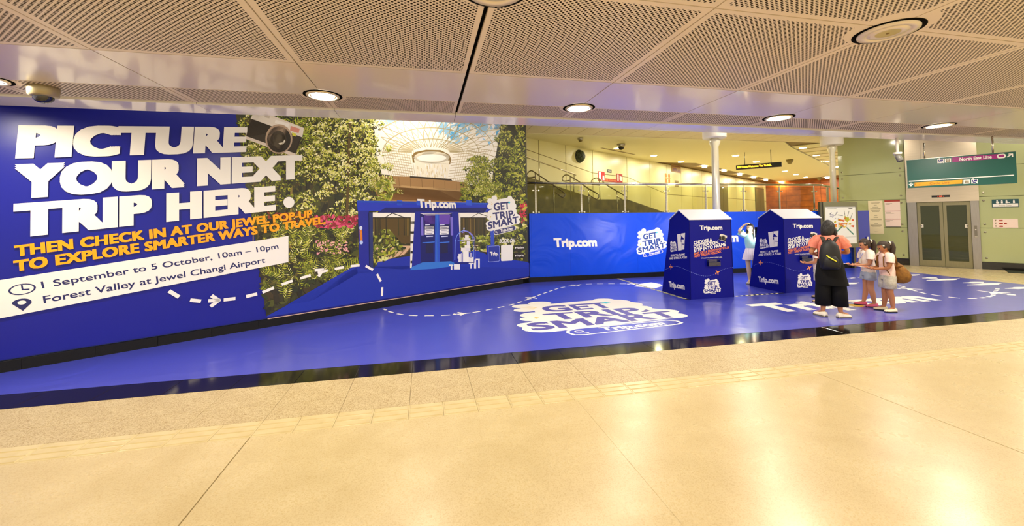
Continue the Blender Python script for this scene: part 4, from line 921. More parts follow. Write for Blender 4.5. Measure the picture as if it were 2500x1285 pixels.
def icon(x0, y0, x1, y1, dy, kind):
    flat('icon_tile', [[zs(x0, y1+dy), zs(x1, y1), zs(x1, y0), zs(x0, y0+dy)]], M['sign_text'], sn, .001)
    flat('icon_field', [[zs(x0+12, y1-10+dy), zs(x1-12, y1-10), zs(x1-12, y0+10), zs(x0+12, y0+10+dy)]], M['icon_blue'] if kind == 'w' else M['sign_text'], sn, .0014)
    cx, cy = (x0+x1)/2, (y0+y1)/2+dy/2
    if kind == 'w':
        c_ = Vector(zs(cx, cy+15)); r_ = .028
        ring = [[(c_.x+r_*math.cos(A), c_.y+r_*math.sin(A)), (c_.x+r_*math.cos(A+.4), c_.y+r_*math.sin(A+.4)), (c_.x+.7*r_*math.cos(A+.4), c_.y+.7*r_*math.sin(A+.4)), (c_.x+.7*r_*math.cos(A), c_.y+.7*r_*math.sin(A))] for A in [PI*.9+.4*k for k in range(11)]]
        flat('wheelchair_mark', ring+stroke([(c_.x-.012, c_.y+.05), (c_.x-.008, c_.y+.012), (c_.x+.022, c_.y+.008), (c_.x+.036, c_.y-.025)], .01)+[circle((c_.x-.014, c_.y+.062), .009, 8)], M['sign_text'], sn, .0018)
    else:
        c_ = Vector(zs(cx, cy)); g = []
        for k in (-1, 0, 1): g += [circle((c_.x+.018*k, c_.y+.018), .008, 8), [(c_.x+.018*k-.008, c_.y-.028), (c_.x+.018*k+.008, c_.y-.028), (c_.x+.018*k+.008, c_.y+.008), (c_.x+.018*k-.008, c_.y+.008)]]
        flat('lift_mark', g, M['grey_text'] if kind == 'l' else M['icon_blue'], sn, .0018)
icon(848, 452, 968, 528, 10, 'w'); icon(988, 442, 1108, 518, 10, 'l'); icon(1345, 848, 1468, 925, 8, 'l'); icon(1492, 840, 1618, 918, 8, 'w')
flat('arrow', stroke([zs(2185, 415), zs(2275, 362)], .016)+stroke([zs(2215, 362), zs(2278, 360), zs(2280, 412)], .016), M['sign_text'], sn, .0016)
flat('arrow', stroke([zs(345, 912), zs(342, 968)], .014)+stroke([zs(310, 940), zs(343, 972), zs(380, 935)], .014), M['sign_text'], sn, .0016)
c_ = Vector(zs(2068, 402)); 
flat('train_mark', [rrect(c_.x-.05, c_.y-.038, c_.x+.05, c_.y+.04, .03)], M['sign_text'], sn, .0012); flat('train_window', [rrect(c_.x-.033, c_.y-.018, c_.x+.033, c_.y+.028, .018)], M['purple_ink'], sn, .0018)
c_ = Vector(zs(470, 940)); flat('train_mark', [rrect(c_.x-.035, c_.y-.02, c_.x+.035, c_.y+.022, .012)], M['orange_text'], sn, .0018); flat('train_window', [rrect(c_.x-.028, c_.y-.008, c_.x+.028, c_.y+.022, .01)], M['sign_orange'], sn, .0022)
# pole camera beside the sign
px_, pz_ = onplane(2195, 345, (0, 5.9, 0), (0, 1, 0)).x, 0
pc2 = thing('pole_camera', 'small surveillance camera on a white drop pole left of the green hanging sign', 'camera', (8.55, 5.62, H_CEIL-.012))
q = onplane(2191, 372, (0, 5.62, 0), (0, 1, 0)); pc2.location = (q.x, 5.62, H_CEIL-.012); dz = q.z-(H_CEIL-.012)
MB().tube([(0, 0, 0), (0, 0, dz)], .022, 12).build('pole', M['white_paint'], pc2); MB().lathe([(.02, 0), (.06, -.002), (.062, -.03), (.05, -.04)], (0, 0, dz), 20).build('mount_plate', M['white_paint'], pc2)
MB().tube([(.005, .02, dz-.03), (.02, -.03, dz-.16)], [.042, .046], 14).build('camera_body', mat('cam_grey', '#6c6a66', .4), pc2); MB().lathe([(.0, -.172), (.03, -.172), (.032, -.16)], (.021, -.033, dz), 14).build('lens', M['black'], pc2)
# ------------------------------------------------------------------ ceiling fittings of the lower level
M['lens'] = mat('lens', '#ffffff', .5, emit=LAMP_COL+(1,), es=DOWN_W)
M['lens_up'] = mat('lens_up', '#ffffff', .5, emit=LAMP_COL+(1,), es=UPPER_W)
M['trim_ring'] = mat('trim_ring', '#d9c8a4', .3, .3); M['reflector'] = mat('reflector', '#efe2c0', .18, .9)
dl = thing('downlight', 'lit round recessed downlight in the plain band of the low ceiling', 'ceiling light', group='lit downlights of the low ceiling')
MB().lathe([(.20, .0), (.20, -.003), (.172, -.003), (.172, .0)], n=32, cap=False).build('shadow_gap', M['void'], dl)
MB().lathe([(.172, -.001), (.170, -.012), (.140, -.014), (.135, -.006)], n=32, cap=False).build('trim_ring', M['trim_ring'], dl)
MB().lathe([(.138, -.008), (.118, -.002)], n=32, cap=False).build('reflector', M['reflector'], dl)
MB().lathe([(.0, -.004), (.120, -.004)], n=32, cap=False).build('lamp_lens', M['lens'], dl)
first = True
for yy in (4.76, -1.24, -4.3):
    for k in range(-2, 5):
        x = 1.9+3.0*k
        o = dl if first else copy_tree(dl); first = False; o.location = (x, yy, H_CEIL-.001)
        if yy > 0: o['label'] = {-2: 'downlight at the far left end of the ceiling row, half cut by the frame', -1: 'bright round downlight above the orange and white poster headline end', 0: 'bright round downlight just left of where the fascia leaves the poster', 1: 'bright round downlight above the first photo booth', 2: 'bright round downlight above the green hanging sign', 3: 'downlight beyond the right edge of the ceiling row', 4: 'last downlight of the ceiling row, beyond the sign'}[k]
        else: o['label'] = 'round downlight in the perforated ceiling behind the viewer'
M['disc_grey'] = mat('disc_grey', '#b9ad78', .6)
cd = thing('ceiling_speaker', 'round ceiling fitting with grey centre where the perforated panels meet, right', 'ceiling fitting', group='round fittings in the perforated ceiling')
MB().lathe([(.215, .0), (.215, -.002), (.18, -.002)], n=40, cap=False).build('shadow_gap', M['void'], cd)
MB().lathe([(.185, .0), (.183, -.012), (.135, -.016), (.13, -.010), (.12, -.010), (.115, -.016), (.075, -.014)], n=40, cap=False).build('outer_ring', M['panel_plain'], cd)
MB().lathe([(.0, -.013), (.078, -.013)], n=32, cap=False).build('centre_disc', M['disc_grey'], cd); MB().lathe([(.0, -.018), (.010, -.018), (.012, -.013)], n=10, cap=False).build('centre_stud', M['brown'], cd)
for i, k in enumerate((1, 0, -1, 2, 3)):
    o = cd if i == 0 else copy_tree(cd); o.location = (.40+3.0*k+(.02 if k == 0 else .05), 2.36, H_CEIL-.0005)
    o['label'] = ['round ceiling fitting with grey centre, whole in view at upper right', 'round ceiling fitting cut by the top edge above the dark panel joint', 'round ceiling fitting beyond the top left corner', 'round ceiling fitting right of the whole one, outside the view', 'round ceiling fitting far along the perforated ceiling'][i]
q = onz(107, 213, H_CEIL)
dc = thing('dome_camera', 'grey dome surveillance camera on the low ceiling above the poster headline', 'camera', (q.x, q.y, H_CEIL))
MB().lathe([(.115, 0), (.118, -.02), (.112, -.085), (.095, -.10), (.075, -.102)], n=32).build('housing', mat('cam_housing', '#a99b78', .35, .4), dc)
MB().lathe([(.078, -.10), (.074, -.125), (.055, -.150), (.028, -.163), (.0, -.166)], n=28, cap=False).build('dome', mat('dome_dark', '#15131c', .05, spec=.8), dc)

# ------------------------------------------------------------------ lamps of the upper ceiling
ul = thing('ceiling_lamp', 'small round lit lamp in the upper hall ceiling', 'ceiling light', group='round lamps of the upper hall ceiling')
MB().lathe([(.17, .0), (.165, -.014), (.13, -.016)], n=20, cap=False).build('rim', M['trim_ring'], ul); MB().lathe([(.0, -.012), (.135, -.012)], n=20, cap=False).build('lens', M['lens_up'], ul)
WROW = 'round lit lamp, %s from the left in the row along the cream wall'; DROW = 'round lit lamp, %s from the left in the row beside the green wall'
ULAB = ['round lit lamp beside the grey dome camera on the plaster ceiling', 'round lit lamp on the plaster ceiling above the brown picture notice', 'round lit lamp in the tile band left of the first column', WROW % 'first', 'round lit lamp in the tile band right of the first column', 'round lit lamp just above the left half of the hanging display', 'round lit lamp touching the top of the hanging display', 'round lit lamp just below the right end of the hanging display',
        'round lit lamp in the middle of the plaster ceiling beyond the display', 'round lit lamp on the plaster ceiling nearest the small dark dome camera', WROW % 'second', WROW % 'third', WROW % 'fourth', WROW % 'fifth', WROW % 'last', DROW % 'first', DROW % 'second', DROW % 'third', DROW % 'fourth', 'round lit lamp at the far end of the ceiling near the green wall', 'far round lit lamp over the timber wall, left of a pair', 'far round lit lamp over the timber wall, right of a pair']
pts = [(1508, 362), (1596, 380), (1660, 343), (1662, 395), (1826, 351), (1796, 380), (1846, 395), (1916, 418), (1943, 426), (1967, 433), (1720, 408), (1768, 418), (1806, 427), (1840, 434), (1870, 440), (1960, 362), (1993, 380), (2021, 395), (2044, 408), (2020, 435), (1907, 445), (1924, 449)]
for i, p in enumerate(pts):
    q = onz(p[0], p[1], H_UP); o = ul if i == 0 else copy_tree(ul); o['label'] = ULAB[i]; o.location = (q.x, q.y, H_UP-.001 if i not in (2, 4, 15, 16, 17, 18) else H_UP+.02)
for (x, y) in ((4.5, 8.8), (8.5, 8.8), (12.5, 8.8), (0, 8.0), (14, 7), (17.0, 8.2), (6.5, 11.8), (10.5, 11.8)):
    o = copy_tree(ul); o.location = (x, y, H_UP+.02); o['label'] = 'round lamp of the high ceiling hidden above the low perforated ceiling'

# ------------------------------------------------------------------ columns
M['column_steel'] = mat('column_steel', '#ddd6bc', .3, .35)
def column(p, label, ztop, r=.10):
    t = structure(MB().lathe([(r*1.0, 0), (r, ztop-.55), (r*1.5, ztop-.42), (r*1.5, ztop-.35), (r*.9, ztop-.3), (r*.9, ztop-.05)], n=20).build('column', M['column_steel'])); t.location = p; t['label'] = label
    MB().lathe([(.30, ztop-.30), (.32, ztop-.27), (.32, ztop-.02), (.30, H_UP+.03)], n=32).build('capital', M['white_paint'], t); return t
column((8.26, 10.22, 0), 'steel column with white drum capital behind the first booth', 4.27)
column((13.42, 11.0, 0), 'steel column behind the map board by the green wall', 4.34, .085)

# ------------------------------------------------------------------ glass balustrade on the deck edge
gb = thing('balustrade', 'glass balustrade with steel posts and rail along the deck edge above the hoarding', 'railing', (0, 10.75, H_DECK))
ZR = 2.68-H_DECK
MB().tube([(2.72, 0, ZR), (12.6, 0, ZR)], .032, 12).build('handrail', M['chrome'], gb)
e1 = onz(2052, 461, 2.68); e0 = Vector((12.6, 10.75, 2.68)); dv = (e1-e0)
MB().tube([(12.6, 0, ZR), (12.66, .03, ZR), (e0.x+dv.x, dv.y, ZR)], .032, 12).build('handrail', M['chrome'], gb)
PXS = [2.98+1.335*i for i in range(8)]
for i, x in enumerate(PXS):
    MB().add([(x-.028, -.012, 0), (x+.028, -.012, 0), (x+.028, .012, 0), (x-.028, .012, 0), (x-.018, -.012, ZR-.09), (x+.018, -.012, ZR-.09), (x+.018, .012, ZR-.09), (x-.018, .012, ZR-.09)],
             [(0, 3, 2, 1), (4, 5, 6, 7), (0, 1, 5, 4), (1, 2, 6, 5), (2, 3, 7, 6), (3, 0, 4, 7)]).tube([(x, 0, ZR-.1), (x, 0, ZR-.02)], .012, 8).build('post', M['steel'], gb)
    cl = MB()
    for z in (.32, .92): cl.tube([(x-.09, -.015, z), (x+.09, -.015, z)], .010, 8).box(x-.10, x-.065, -.03, .0, z-.018, z+.018).box(x+.065, x+.10, -.03, .0, z-.018, z+.018)
    cl.build('glass_clamp', M['chrome'], gb)
    if i < 7: MB().box(x+.05, x+1.285, -.024, -.012, .06, ZR-.07).build('glass_panel', M['glass'], gb)
MB().box(2.72, 2.93, -.024, -.012, .06, ZR-.07).build('glass_panel', M['glass'], gb)
dn = dv.normalized()
for k in range(1, 5):
    p = e0+dn*(.9*k) - Vector((0, 10.75, H_DECK)); MB().box(p.x-.025, p.x+.025, p.y-.025, p.y+.025, 0, ZR-.04).build('post', M['steel'], gb)

# ------------------------------------------------------------------ ramp, steps and rails behind the balustrade
M['dark_stone'] = vary(mat('dark_stone', '#7c7236', .45, spec=.3), '#5e562c', 3, 4, .3, .7, stretch=(1, 1, 3))
nC = cs.n; rs = Surf(CW0+nC*1.3, WD, ZV); RM = rs.matrix()
top = [rs.uv(*p) for p in ((1250, 419), (1350, 452), (1459, 487), (1531, 487), (1618, 517), (1655, 527))]
prof = [(top[0][0]-2.5, top[0][1]+.35)]+[(q[0], q[1]) for q in top]+[(top[-1][0]+.05, H_DECK), (top[0][0]-2.5, H_DECK)]
rp = structure(MB().poly([(q[0], q[1], -1.28) for q in prof], (0, 0, 1.28)).build('ramp', M['dark_stone'])); rp.matrix_world = RM
st = structure(MB().box(-6, top[3][0], H_DECK, H_DECK+.12, 0, 1.02).build('stair', M['dark_stone'])); st.matrix_world = RM
for k in range(1, 4): MB().box(-6, top[3][0]-.02*k, H_DECK+.12*k, H_DECK+.12*(k+1), 0, 1.02-.28*k).build('stair_step', M['dark_stone'], st)
zz1 = lambda x, y: (1280+x/5.5875, 300+y/5.5875)
RAILS = [('stair handrail with looped ends nearest the poster edge', [(145, 738), (50, 748), (46, 690), (75, 660), (105, 655), (160, 690), (330, 805), (400, 852), (545, 958), (552, 990), (520, 1020), (420, 945)], [((150, 690), (152, 1000)), ((400, 860), (408, 1225))]),
         ('stair handrail with looped ends, middle one of the three', [(625, 785), (535, 795), (520, 755), (545, 716), (592, 712), (650, 745), (750, 805), (870, 895), (1000, 970), (1016, 1000), (1000, 1040), (975, 1040), (880, 985)], [((625, 740), (640, 1075)), ((872, 900), (885, 1225))]),
         ('stair handrail with looped ends below the red fire sign', [(1022, 850), (925, 840), (918, 790), (958, 758), (1005, 758), (1080, 810), (1150, 865), (1370, 995), (1392, 1030), (1360, 1060), (1268, 1005)], [((1022, 770), (1036, 1095)), ((1262, 930), (1275, 1225))])]
for label, pth, posts in RAILS:
    s0 = rs.uv(*zz1(*pth[3]))[0]; o_ = CW0+nC*1.3+WD*s0
    on = lambda p: onplane(*zz1(*p), o_, WD)
    base = on(posts[0][1]); t = thing('stair_rail', label, 'railing', base, group='looped stair rails')
    MB().tube([q-base for q in [on(p) for p in [(a, b_) for a, b_ in smooth_path(pth, 3)]]], .021, 8).build('rail', M['chrome'], t)
    for a, b_ in posts: MB().tube([on(a)-base, on(b_)-base], .018, 8).build('post', M['chrome'], t)
rr = Surf(CW0+nC*1.1, WD, ZV); on = lambda p: rr.o+rr.ex*rr.uv(*zz1(*p))[0]+rr.ey*rr.uv(*zz1(*p))[1]
base = on((675, 1005)); t = thing('ramp_rail', 'long sloping handrail along the ramp under the round wall grille', 'railing', base)
MB().tube([on(p)-base for p in ((-300, 350), (40, 470), (200, 530), (400, 600), (705, 712))], .022, 8).build('rail', M['chrome'], t)
for a, b_ in (((205, 540), (208, 800)), ((680, 705), (675, 1005))): MB().tube([on(a)-base, on(b_)-base], .018, 8).build('post', M['chrome'], t)

# ------------------------------------------------------------------ things on the cream wall and upper ceiling
CQ = lambda x, y: cs.uv(x, y)
c_ = CQ(1414, 382); CM = cs.matrix()
t = thing('wall_grille', 'round black domed grille high on the cream panelled wall', 'grille', m=CM @ Matrix.Translation((c_[0], c_[1], 0)))
MB().lathe([(.0, .0), (.27, .0), (.275, .02), (.26, .03), (.25, .03)], n=36, cap=False).build('rim', M['black'], t)
MB().lathe([(.258, .02), (.25, .07), (.21, .15), (.14, .21), (.07, .235), (.0, .24)], n=32, cap=False).build('mesh_dome', vary(mat('grille_mesh', '#141a10', .6), '#5a6244', 26, 3, .42, .62), t)
a, b_ = CQ(*zz1(1008, 790)), CQ(*zz1(1335, 703)); w, h = b_[0]-a[0], b_[1]-a[1]
t = thing('fire_sign', 'red U-shaped fire hose sign frame on the cream wall', 'sign', m=CM @ Matrix.Translation((a[0], a[1], 0)))
M['sign_red'] = mat('sign_red', '#b81c1c', .4)
MB().box(0, w*.25, 0, h, 0, .015).box(w*.75, w, 0, h, 0, .015).box(w*.25, w*.75, 0, h*.33, 0, .015).build('red_frame', M['sign_red'], t)
lettering('frame_lettering', 'FIRE HOSE REEL', (w*.27, h*.08), (w*.74, h*.08), (w*.27, h*.25), mat('sign_yellow', '#f2a050', .4), t, .017, .01, 2)
flat('white_mark', [[(w*.02, h*.15), (w*.10, h*.15), (w*.10, h*.92), (w*.02, h*.92)], [(w*.16, h*.1), (w*.24, h*.1), (w*.22, h*.6), (w*.17, h*.6)], [(w*.77, h*.2), (w*.83, h*.2), (w*.83, h*.9), (w*.77, h*.9)], [(w*.87, h*.3), (w*.97, h*.2), (w*.97, h*.7), (w*.87, h*.8)]], M['white_ink'], t, .017)
def cboard(name, label, cat, x0, y0, x1, y1, m):
    a, b_ = CQ(*zz1(x0, y1)), CQ(*zz1(x1, y0)); t = thing(name, label, cat, m=CM @ Matrix.Translation((a[0], a[1], 0))); MB().box(0, b_[0]-a[0], 0, b_[1]-a[1], 0, .015).build('board', m, t); return t, b_[0]-a[0], b_[1]-a[1]
t, w, h = cboard('plaque', 'small dark plaque above the red fire sign', 'plaque', 1130, 640, 1187, 676, mat('plaque_dark', '#2c3a3a', .4))
flat('plaque_line', [[(w*.15, h*.4), (w*.85, h*.4), (w*.85, h*.55), (w*.15, h*.55)]], M['white_paint'], t, .017)
t, w, h = cboard('wall_notice', 'brown picture notice high at the right end of the cream wall', 'notice', 2008, 570, 2128, 668, mat('notice_brown', '#b08a3a', .5))
flat('notice_mark', [[(w*.05, h*.1), (w*.6, h*.15), (w*.5, h*.5), (w*.1, h*.4)], [(w*.6, h*.05), (w*.95, h*.05), (w*.95, h*.4), (w*.65, h*.35)], [(w*.05, h*.6), (w*.9, h*.65), (w*.9, h*.75), (w*.05, h*.7)]], mat('notice_red', '#7a3a1c', .5), t, .017)
t, w, h = cboard('wall_notice', 'pale notice with four orange symbols right of the fire sign', 'notice', 1908, 708, 1992, 808, mat('notice_pale', '#eee2a4', .5))
flat('symbol', [circle((w*x, h*y), w*.16, 12) for x in (.25, .75) for y in (.2, .82)]+[[(w*.05, h*.46), (w*.95, h*.46), (w*.95, h*.54), (w*.05, h*.54)]], mat('notice_orange', '#d8762a', .5), t, .017)
t, w, h = cboard('wall_notice', 'small grey panel with slots low beside the pale notice', 'notice', 2052, 792, 2102, 870, mat('notice_olive', '#9d9152', .5))
flat('slot', [[(w*.2, h*y), (w*.8, h*y), (w*.8, h*y+.04), (w*.2, h*y+.04)] for y in (.25, .6)], M['brown'], t, .017)
# dotted light display
a, b_ = onz(1797, 416, 3.85), onz(1908, 408, 3.85)
ld = Surf((13.9, 15.9, 3.72), (b_-a).normalized(), ZV)
u0, u1 = ld.uv(1797, 415), ld.uv(1908, 397); d0 = ld.uv(1797, 404)
t = thing('display_sign', 'long black hanging display with orange lettering under the upper ceiling', 'display', m=ld.matrix() @ Matrix.Translation((u0[0], u0[1], 0)))
w = u1[0]-u0[0]; h = d0[1]-u0[1]
MB().box(0, w, 0, h, -.12, 0).build('case', M['black'], t)
for u in (.2*w, .78*w): MB().tube([(u, h, -.06), (u, H_UP-3.72-u0[1]+.0, -.06)], .015, 8).build('hanger', M['steel_dark'], t)
lettering('lit_text', 'SBS Transit Welcomes You To NEL', (w*.03, h*.32), (w*.79, h*.32), (w*.03, h*.74), mat('led_amber', '#402000', .5, emit='#ffa01e', es=2.2), t, .003, .02, 2)
flat('bezel_edge', [[(0, 0), (w, 0), (w, h*.08), (0, h*.08)]], mat('bezel_red', '#3a1410', .4), t, .002)
dk = mat('dome_brown', '#7c6a34', .4)
for i, (x, y, lab) in enumerate(((1516, 357, 'grey dome camera beside a lamp on the plaster ceiling'), (1928, 395, 'dark dome camera right of the hanging display'), (2000, 438, 'small dark dome camera over the timber wall'), (1417, 342, 'small white spot camera on the ceiling near the poster edge'))):
    q = onz(x, y-5, H_UP); s = .16 if i < 3 else .10
    t = thing('dome_camera', lab, 'camera', (q.x, q.y, H_UP)); MB().lathe([(s, 0), (s*1.02, -.05), (s*.85, -s*.8)], n=20).build('housing', M['steel'] if i in (0, 3) else dk, t); MB().lathe([(s*.75, -s*.78), (s*.6, -s*1.3), (0, -s*1.5)], n=18, cap=False).build('dome', M['black'] if i == 0 else dk, t)
# ceiling slot grilles
for i, (p0, p1) in enumerate((((1050, 343), (1505, 432)),)):
    a = onz(*zz1(*p0), H_UP); b_ = onz(*zz1(*p1), H_UP); d = (b_-a).normalized(); n = Vector((-d.y, d.x, 0))*.06
    t = thing('slot_grille', 'long thin dark slot grille in the plaster ceiling above the fire sign', 'grille', a-Vector((0, 0, .001)))
    MB().poly([-n, d*(b_-a).length-n, d*(b_-a).length+n, n][::-1], (0, 0, -.002)).build('slot', M['brown'], t)

# ------------------------------------------------------------------ map board in front of the hoarding
mp = Surf((12.34, 10.36, 0), (1, 0, 0), ZV); MQ = lambda x, y: mp.uv(x, y)
mb_ = thing('map_board', 'steel-framed local map board standing behind the woman in black trousers', 'map board', m=mp.matrix())
zc = lambda x, y: MQ(2000+x/6.425, 480+y/6.425)
a, b_ = MQ(2014, 607), MQ(2093, 493); x0, x1, y0, y1 = a[0], b_[0], a[1], b_[1]
M['board_grey'] = mat('board_grey', '#8e8a6c', .4, .5)
MB().box(x0, x1, y0, y0+.13, -.10, 0).box(x0, x1, y1-.15, y1, -.10, 0).box(x0, x0+.06, y0+.13, y1-.15, -.10, 0).box(x1-.06, x1, y0+.13, y1-.15, -.10, 0).build('frame', M['board_grey'], mb_)
MB().box(x0+.06, x1-.06, y0+.13, y1-.15, -.08, -.02).build('map_sheet', mat('map_white', '#f4f2e6', .4), mb_)
MB().box(x0-.10, x0-.02, 0, y1, -.09, -.02).build('post', M['steel_dark'], mb_); MB().box(x1-.2, x1-.12, 0, y0, -.09, -.02).build('post', M['steel_dark'], mb_)
pm = Paint(mp, -.018)
zp = lambda x, y: (2000+x/6.425, 480+y/6.425)
RM_ = random.Random(3)
for i in range(30):
    x, y = RM_.uniform(240, 530), RM_.uniform(330, 470); y = max(y, 330+abs(x-400)*.25)
    pm.poly([zp(x, y), zp(x+RM_.uniform(15, 45), y+RM_.uniform(-12, 12)), zp(x+RM_.uniform(10, 40), y+RM_.uniform(18, 34)), zp(x-8, y+RM_.uniform(14, 26))], RM_.choice(['#e8a832', '#d97a2a', '#e6c95a', '#d8582a', '#c9b83c']))
pm.poly([zp(365, 463), zp(382, 478), zp(268, 578), zp(262, 560)], '#4f8a78'); pm.poly([zp(430, 490), zp(448, 484), zp(556, 588), zp(545, 604)], '#4f8a78')
for (xa, ya, xb, yb) in ((190, 260, 195, 320), (400, 225, 415, 300), (478, 225, 455, 310), (530, 265, 500, 350), (285, 245, 262, 300), (380, 300, 300, 290)): pm.line(zp(xa, ya), zp(xb, yb), .022, '#8a8a84')
for i in range(14): x, y = RM_.uniform(165, 300), RM_.uniform(260, 370); pm.line(zp(x, y), zp(x+22, y-16), .018, '#a9a4b8')
for i in range(9): x, y = RM_.uniform(400, 470), RM_.uniform(290, 390); pm.poly([zp(x, y), zp(x+22, y), zp(x+20, y+26), zp(x, y+22)], '#b8b834')
for i in range(8): x = RM_.uniform(240, 530); pm.line(zp(x, 440), zp(x, 500), .006, '#b06a3a')
pm.line(zp(200, 645), zp(590, 632), .006, '#6a6a60'); pm.line(zp(470, 188), zp(530, 188), .02, '#4a4a44'); pm.line(zp(140, 192), zp(280, 190), .010, '#8a8a84')
pm.build('map_print', mb_)
# ------------------------------------------------------------------ people
def skin(verts, radii, edges, lev=2):
    me = D.meshes.new('skin'); me.from_pydata(verts, edges, []); o = D.objects.new('skin', me); COL.objects.link(o)
    md = o.modifiers.new('s', 'SKIN'); md.use_smooth_shade = True
    if not me.skin_vertices: bpy.context.view_layer.update()
    for i, r in enumerate(radii): me.skin_vertices[0].data[i].radius = r if isinstance(r, tuple) else (r, r)
    me.skin_vertices[0].data[0].use_root = True
    sd = o.modifiers.new('d', 'SUBSURF'); sd.levels = lev; sd.render_levels = lev
    m2 = D.meshes.new_from_object(o.evaluated_get(bpy.context.evaluated_depsgraph_get()))
    vs = [tuple(v.co) for v in m2.vertices]; fs = [tuple(p.vertices) for p in m2.polygons]
    D.objects.remove(o); D.meshes.remove(me); D.meshes.remove(m2); return vs, fs
def hand(mb, wrist, d, nrm, s, curl):
    """palm, four unequal fingers bent at the knuckles and a thumb off the side of the palm"""
    d = Vector(d).normalized(); nrm = Vector(nrm); nrm = (nrm-d*nrm.dot(d)).normalized(); side = d.cross(nrm); w = Vector(wrist)
    for i, (off, ln) in enumerate(((-.020, .030), (-.007, .041), (.007, .044), (.020, .040))):
        p = w+d*(.030*s)+side*(off*s); q1 = p+d*(.022*s); q2 = q1+(d*math.cos(curl)+nrm*math.sin(curl))*(ln*.5*s); q3 = q2+(d*math.cos(2*curl)+nrm*math.sin(2*curl))*(ln*.5*s)
        mb.tube([p, q1, q2, q3], [.0075*s, .0072*s, .0064*s, .0048*s], 8)
    t0 = w+d*.012*s+side*.018*s; t1 = t0+(d*.6+side*.7+nrm*.3).normalized()*.026*s; t2 = t1+(d*.9+side*.1+nrm*.5).normalized()*.024*s
    mb.tube([t0, t1, t2], [.0095*s, .008*s, .006*s], 8)
SK = {}
def person(label, loc, heading, h, skin_col, J, hair=None, kid=False, group=None):
    """standing figure facing local +y; J holds joint places as fractions of the height"""
    t = thing('person', label, 'person', loc, heading-PI/2)
    if skin_col not in SK: SK[skin_col] = mat('skin', skin_col, .5)
    sk = SK[skin_col]; g = lambda k, d: tuple(J.get(k, d))
    k_ = 1.12 if kid else 1.0
    V, Rr, E = [], [], []
    def add(p, r, par=None):
        V.append(tuple(c*h for c in p)); Rr.append(tuple(c*h for c in r) if isinstance(r, tuple) else r*h)
        if par is not None: E.append((par, len(V)-1))
        return len(V)-1
    lean = J.get('lean', 0)
    pel = add((0, 0, .53), (.078*k_, .06*k_)); sp = add((0, lean*.3, .63), (.066*k_, .052*k_), pel); ch = add((0, lean*.7, .73), (.076*k_, .056*k_), sp); uc = add((0, lean, .795), (.058*k_, .045), ch)
    nk = add((0, lean+.005, .845), .028*k_, uc); hb_ = add((0, lean+.02, .885), .030*k_, nk)
    hands = []
    for sgn, n_ in ((-1, 'l'), (1, 'r')):
        hp = add((sgn*.055, 0, .505), .052*k_, pel); kn = add(g('knee_'+n_, (sgn*.058, .012, .285)), .036*k_, hp); cf = add(tuple(.35*a+.65*b for a, b in zip(g('ankle_'+n_, (sgn*.06, -.012, .05)), g('knee_'+n_, (sgn*.058, .0, .285)))), .034*k_, kn)
        an = add(g('ankle_'+n_, (sgn*.06, -.012, .05)), .021*k_, cf); tp = Vector(V[an])/h; td = Vector(J.get('toe_'+n_, (sgn*.02, .085))); add((tp.x+td.x, tp.y+td.y, .02), .019, an)
        sh = add((sgn*.098*k_, lean, .803), .036*k_, uc); el = add(g('elbow_'+n_, (sgn*.145, -.01, .635)), .024*k_, sh); wr = add(g('wrist_'+n_, (sgn*.14, .03, .50)), .0165*k_, el)
        d = (Vector(V[wr])-Vector(V[el])).normalized(); d = Vector(J.get('hand_'+n_, d)).normalized(); pe = Vector(V[wr])/h+d*.030; add(pe, (.019*k_, .011*k_), wr)
        hands.append((Vector(V[wr]), d, J.get('palm_'+n_, (-sgn, 0, 0)), J.get('curl_'+n_, .5)))
    vs, fs = skin(V, Rr, E); mb = MB(); mb.add(vs, fs, True)
    for w, d, n_, cu in hands: hand(mb, w, d, n_, h*k_, cu)
    # head with brow, nose, chin and ears
    hc = Vector((0, lean+.022, .932))*h; hk = h*(1.18 if kid else 1.0); rx, ry, rz = .046*hk, .058*hk, .066*hk
    if kid: hc.z = .915*h
    yaw, pit = J.get('yaw', 0), J.get('pitch', 0); RMx = Matrix.Rotation(yaw, 3, 'Z') @ Matrix.Rotation(pit, 3, 'X')
    hm = MB().ball((0, 0, 0), 1, 28, 20); hv = []
    for x, y, z in hm.v:
        X, Y, Zz = x, y, z
        if z < 0: X *= 1-.28*z*z; Y *= 1-.10*z*z
        if y > 0: Y += .16*math.exp(-((x/.16)**2+((z+.12)/.2)**2)) + .05*math.exp(-((x/.3)**2+((z+.55)/.14)**2)) - .05*math.exp(-(((abs(x)-.36)/.18)**2+((z-.05)/.14)**2)) + .05*math.exp(-((x/.35)**2+((z+.9)/.2)**2))
        hv.append(RMx @ Vector((X*rx, Y*ry, Zz*rz))+hc)
    mb.add(hv, hm.f, True)
    for sgn in (-1, 1):
        em = MB().ball((0, 0, 0), 1, 10, 7); mb.add([RMx @ Vector((sgn*rx*.98+a*.006*hk, -.004*hk+b*.011*hk, -.006*hk+c*.018*hk))+hc for a, b, c in em.v], em.f, True)
    bd = mb.build('body', sk, t)
    for sgn in (-1, 1):
        e = MB().ball(RMx @ Vector((sgn*rx*.36, ry*.90, rz*.05))+hc, .0062*hk, 10, 7).build('eye', M['black'], t)
    lp = MB().ball((0, 0, 0), 1, 10, 6); MB().add([RMx @ Vector((a*.014*hk, ry*.93+b*.006*hk, -rz*.52+c*.004*hk))+hc for a, b, c in lp.v], lp.f, True).build('mouth', M['lips'], t)
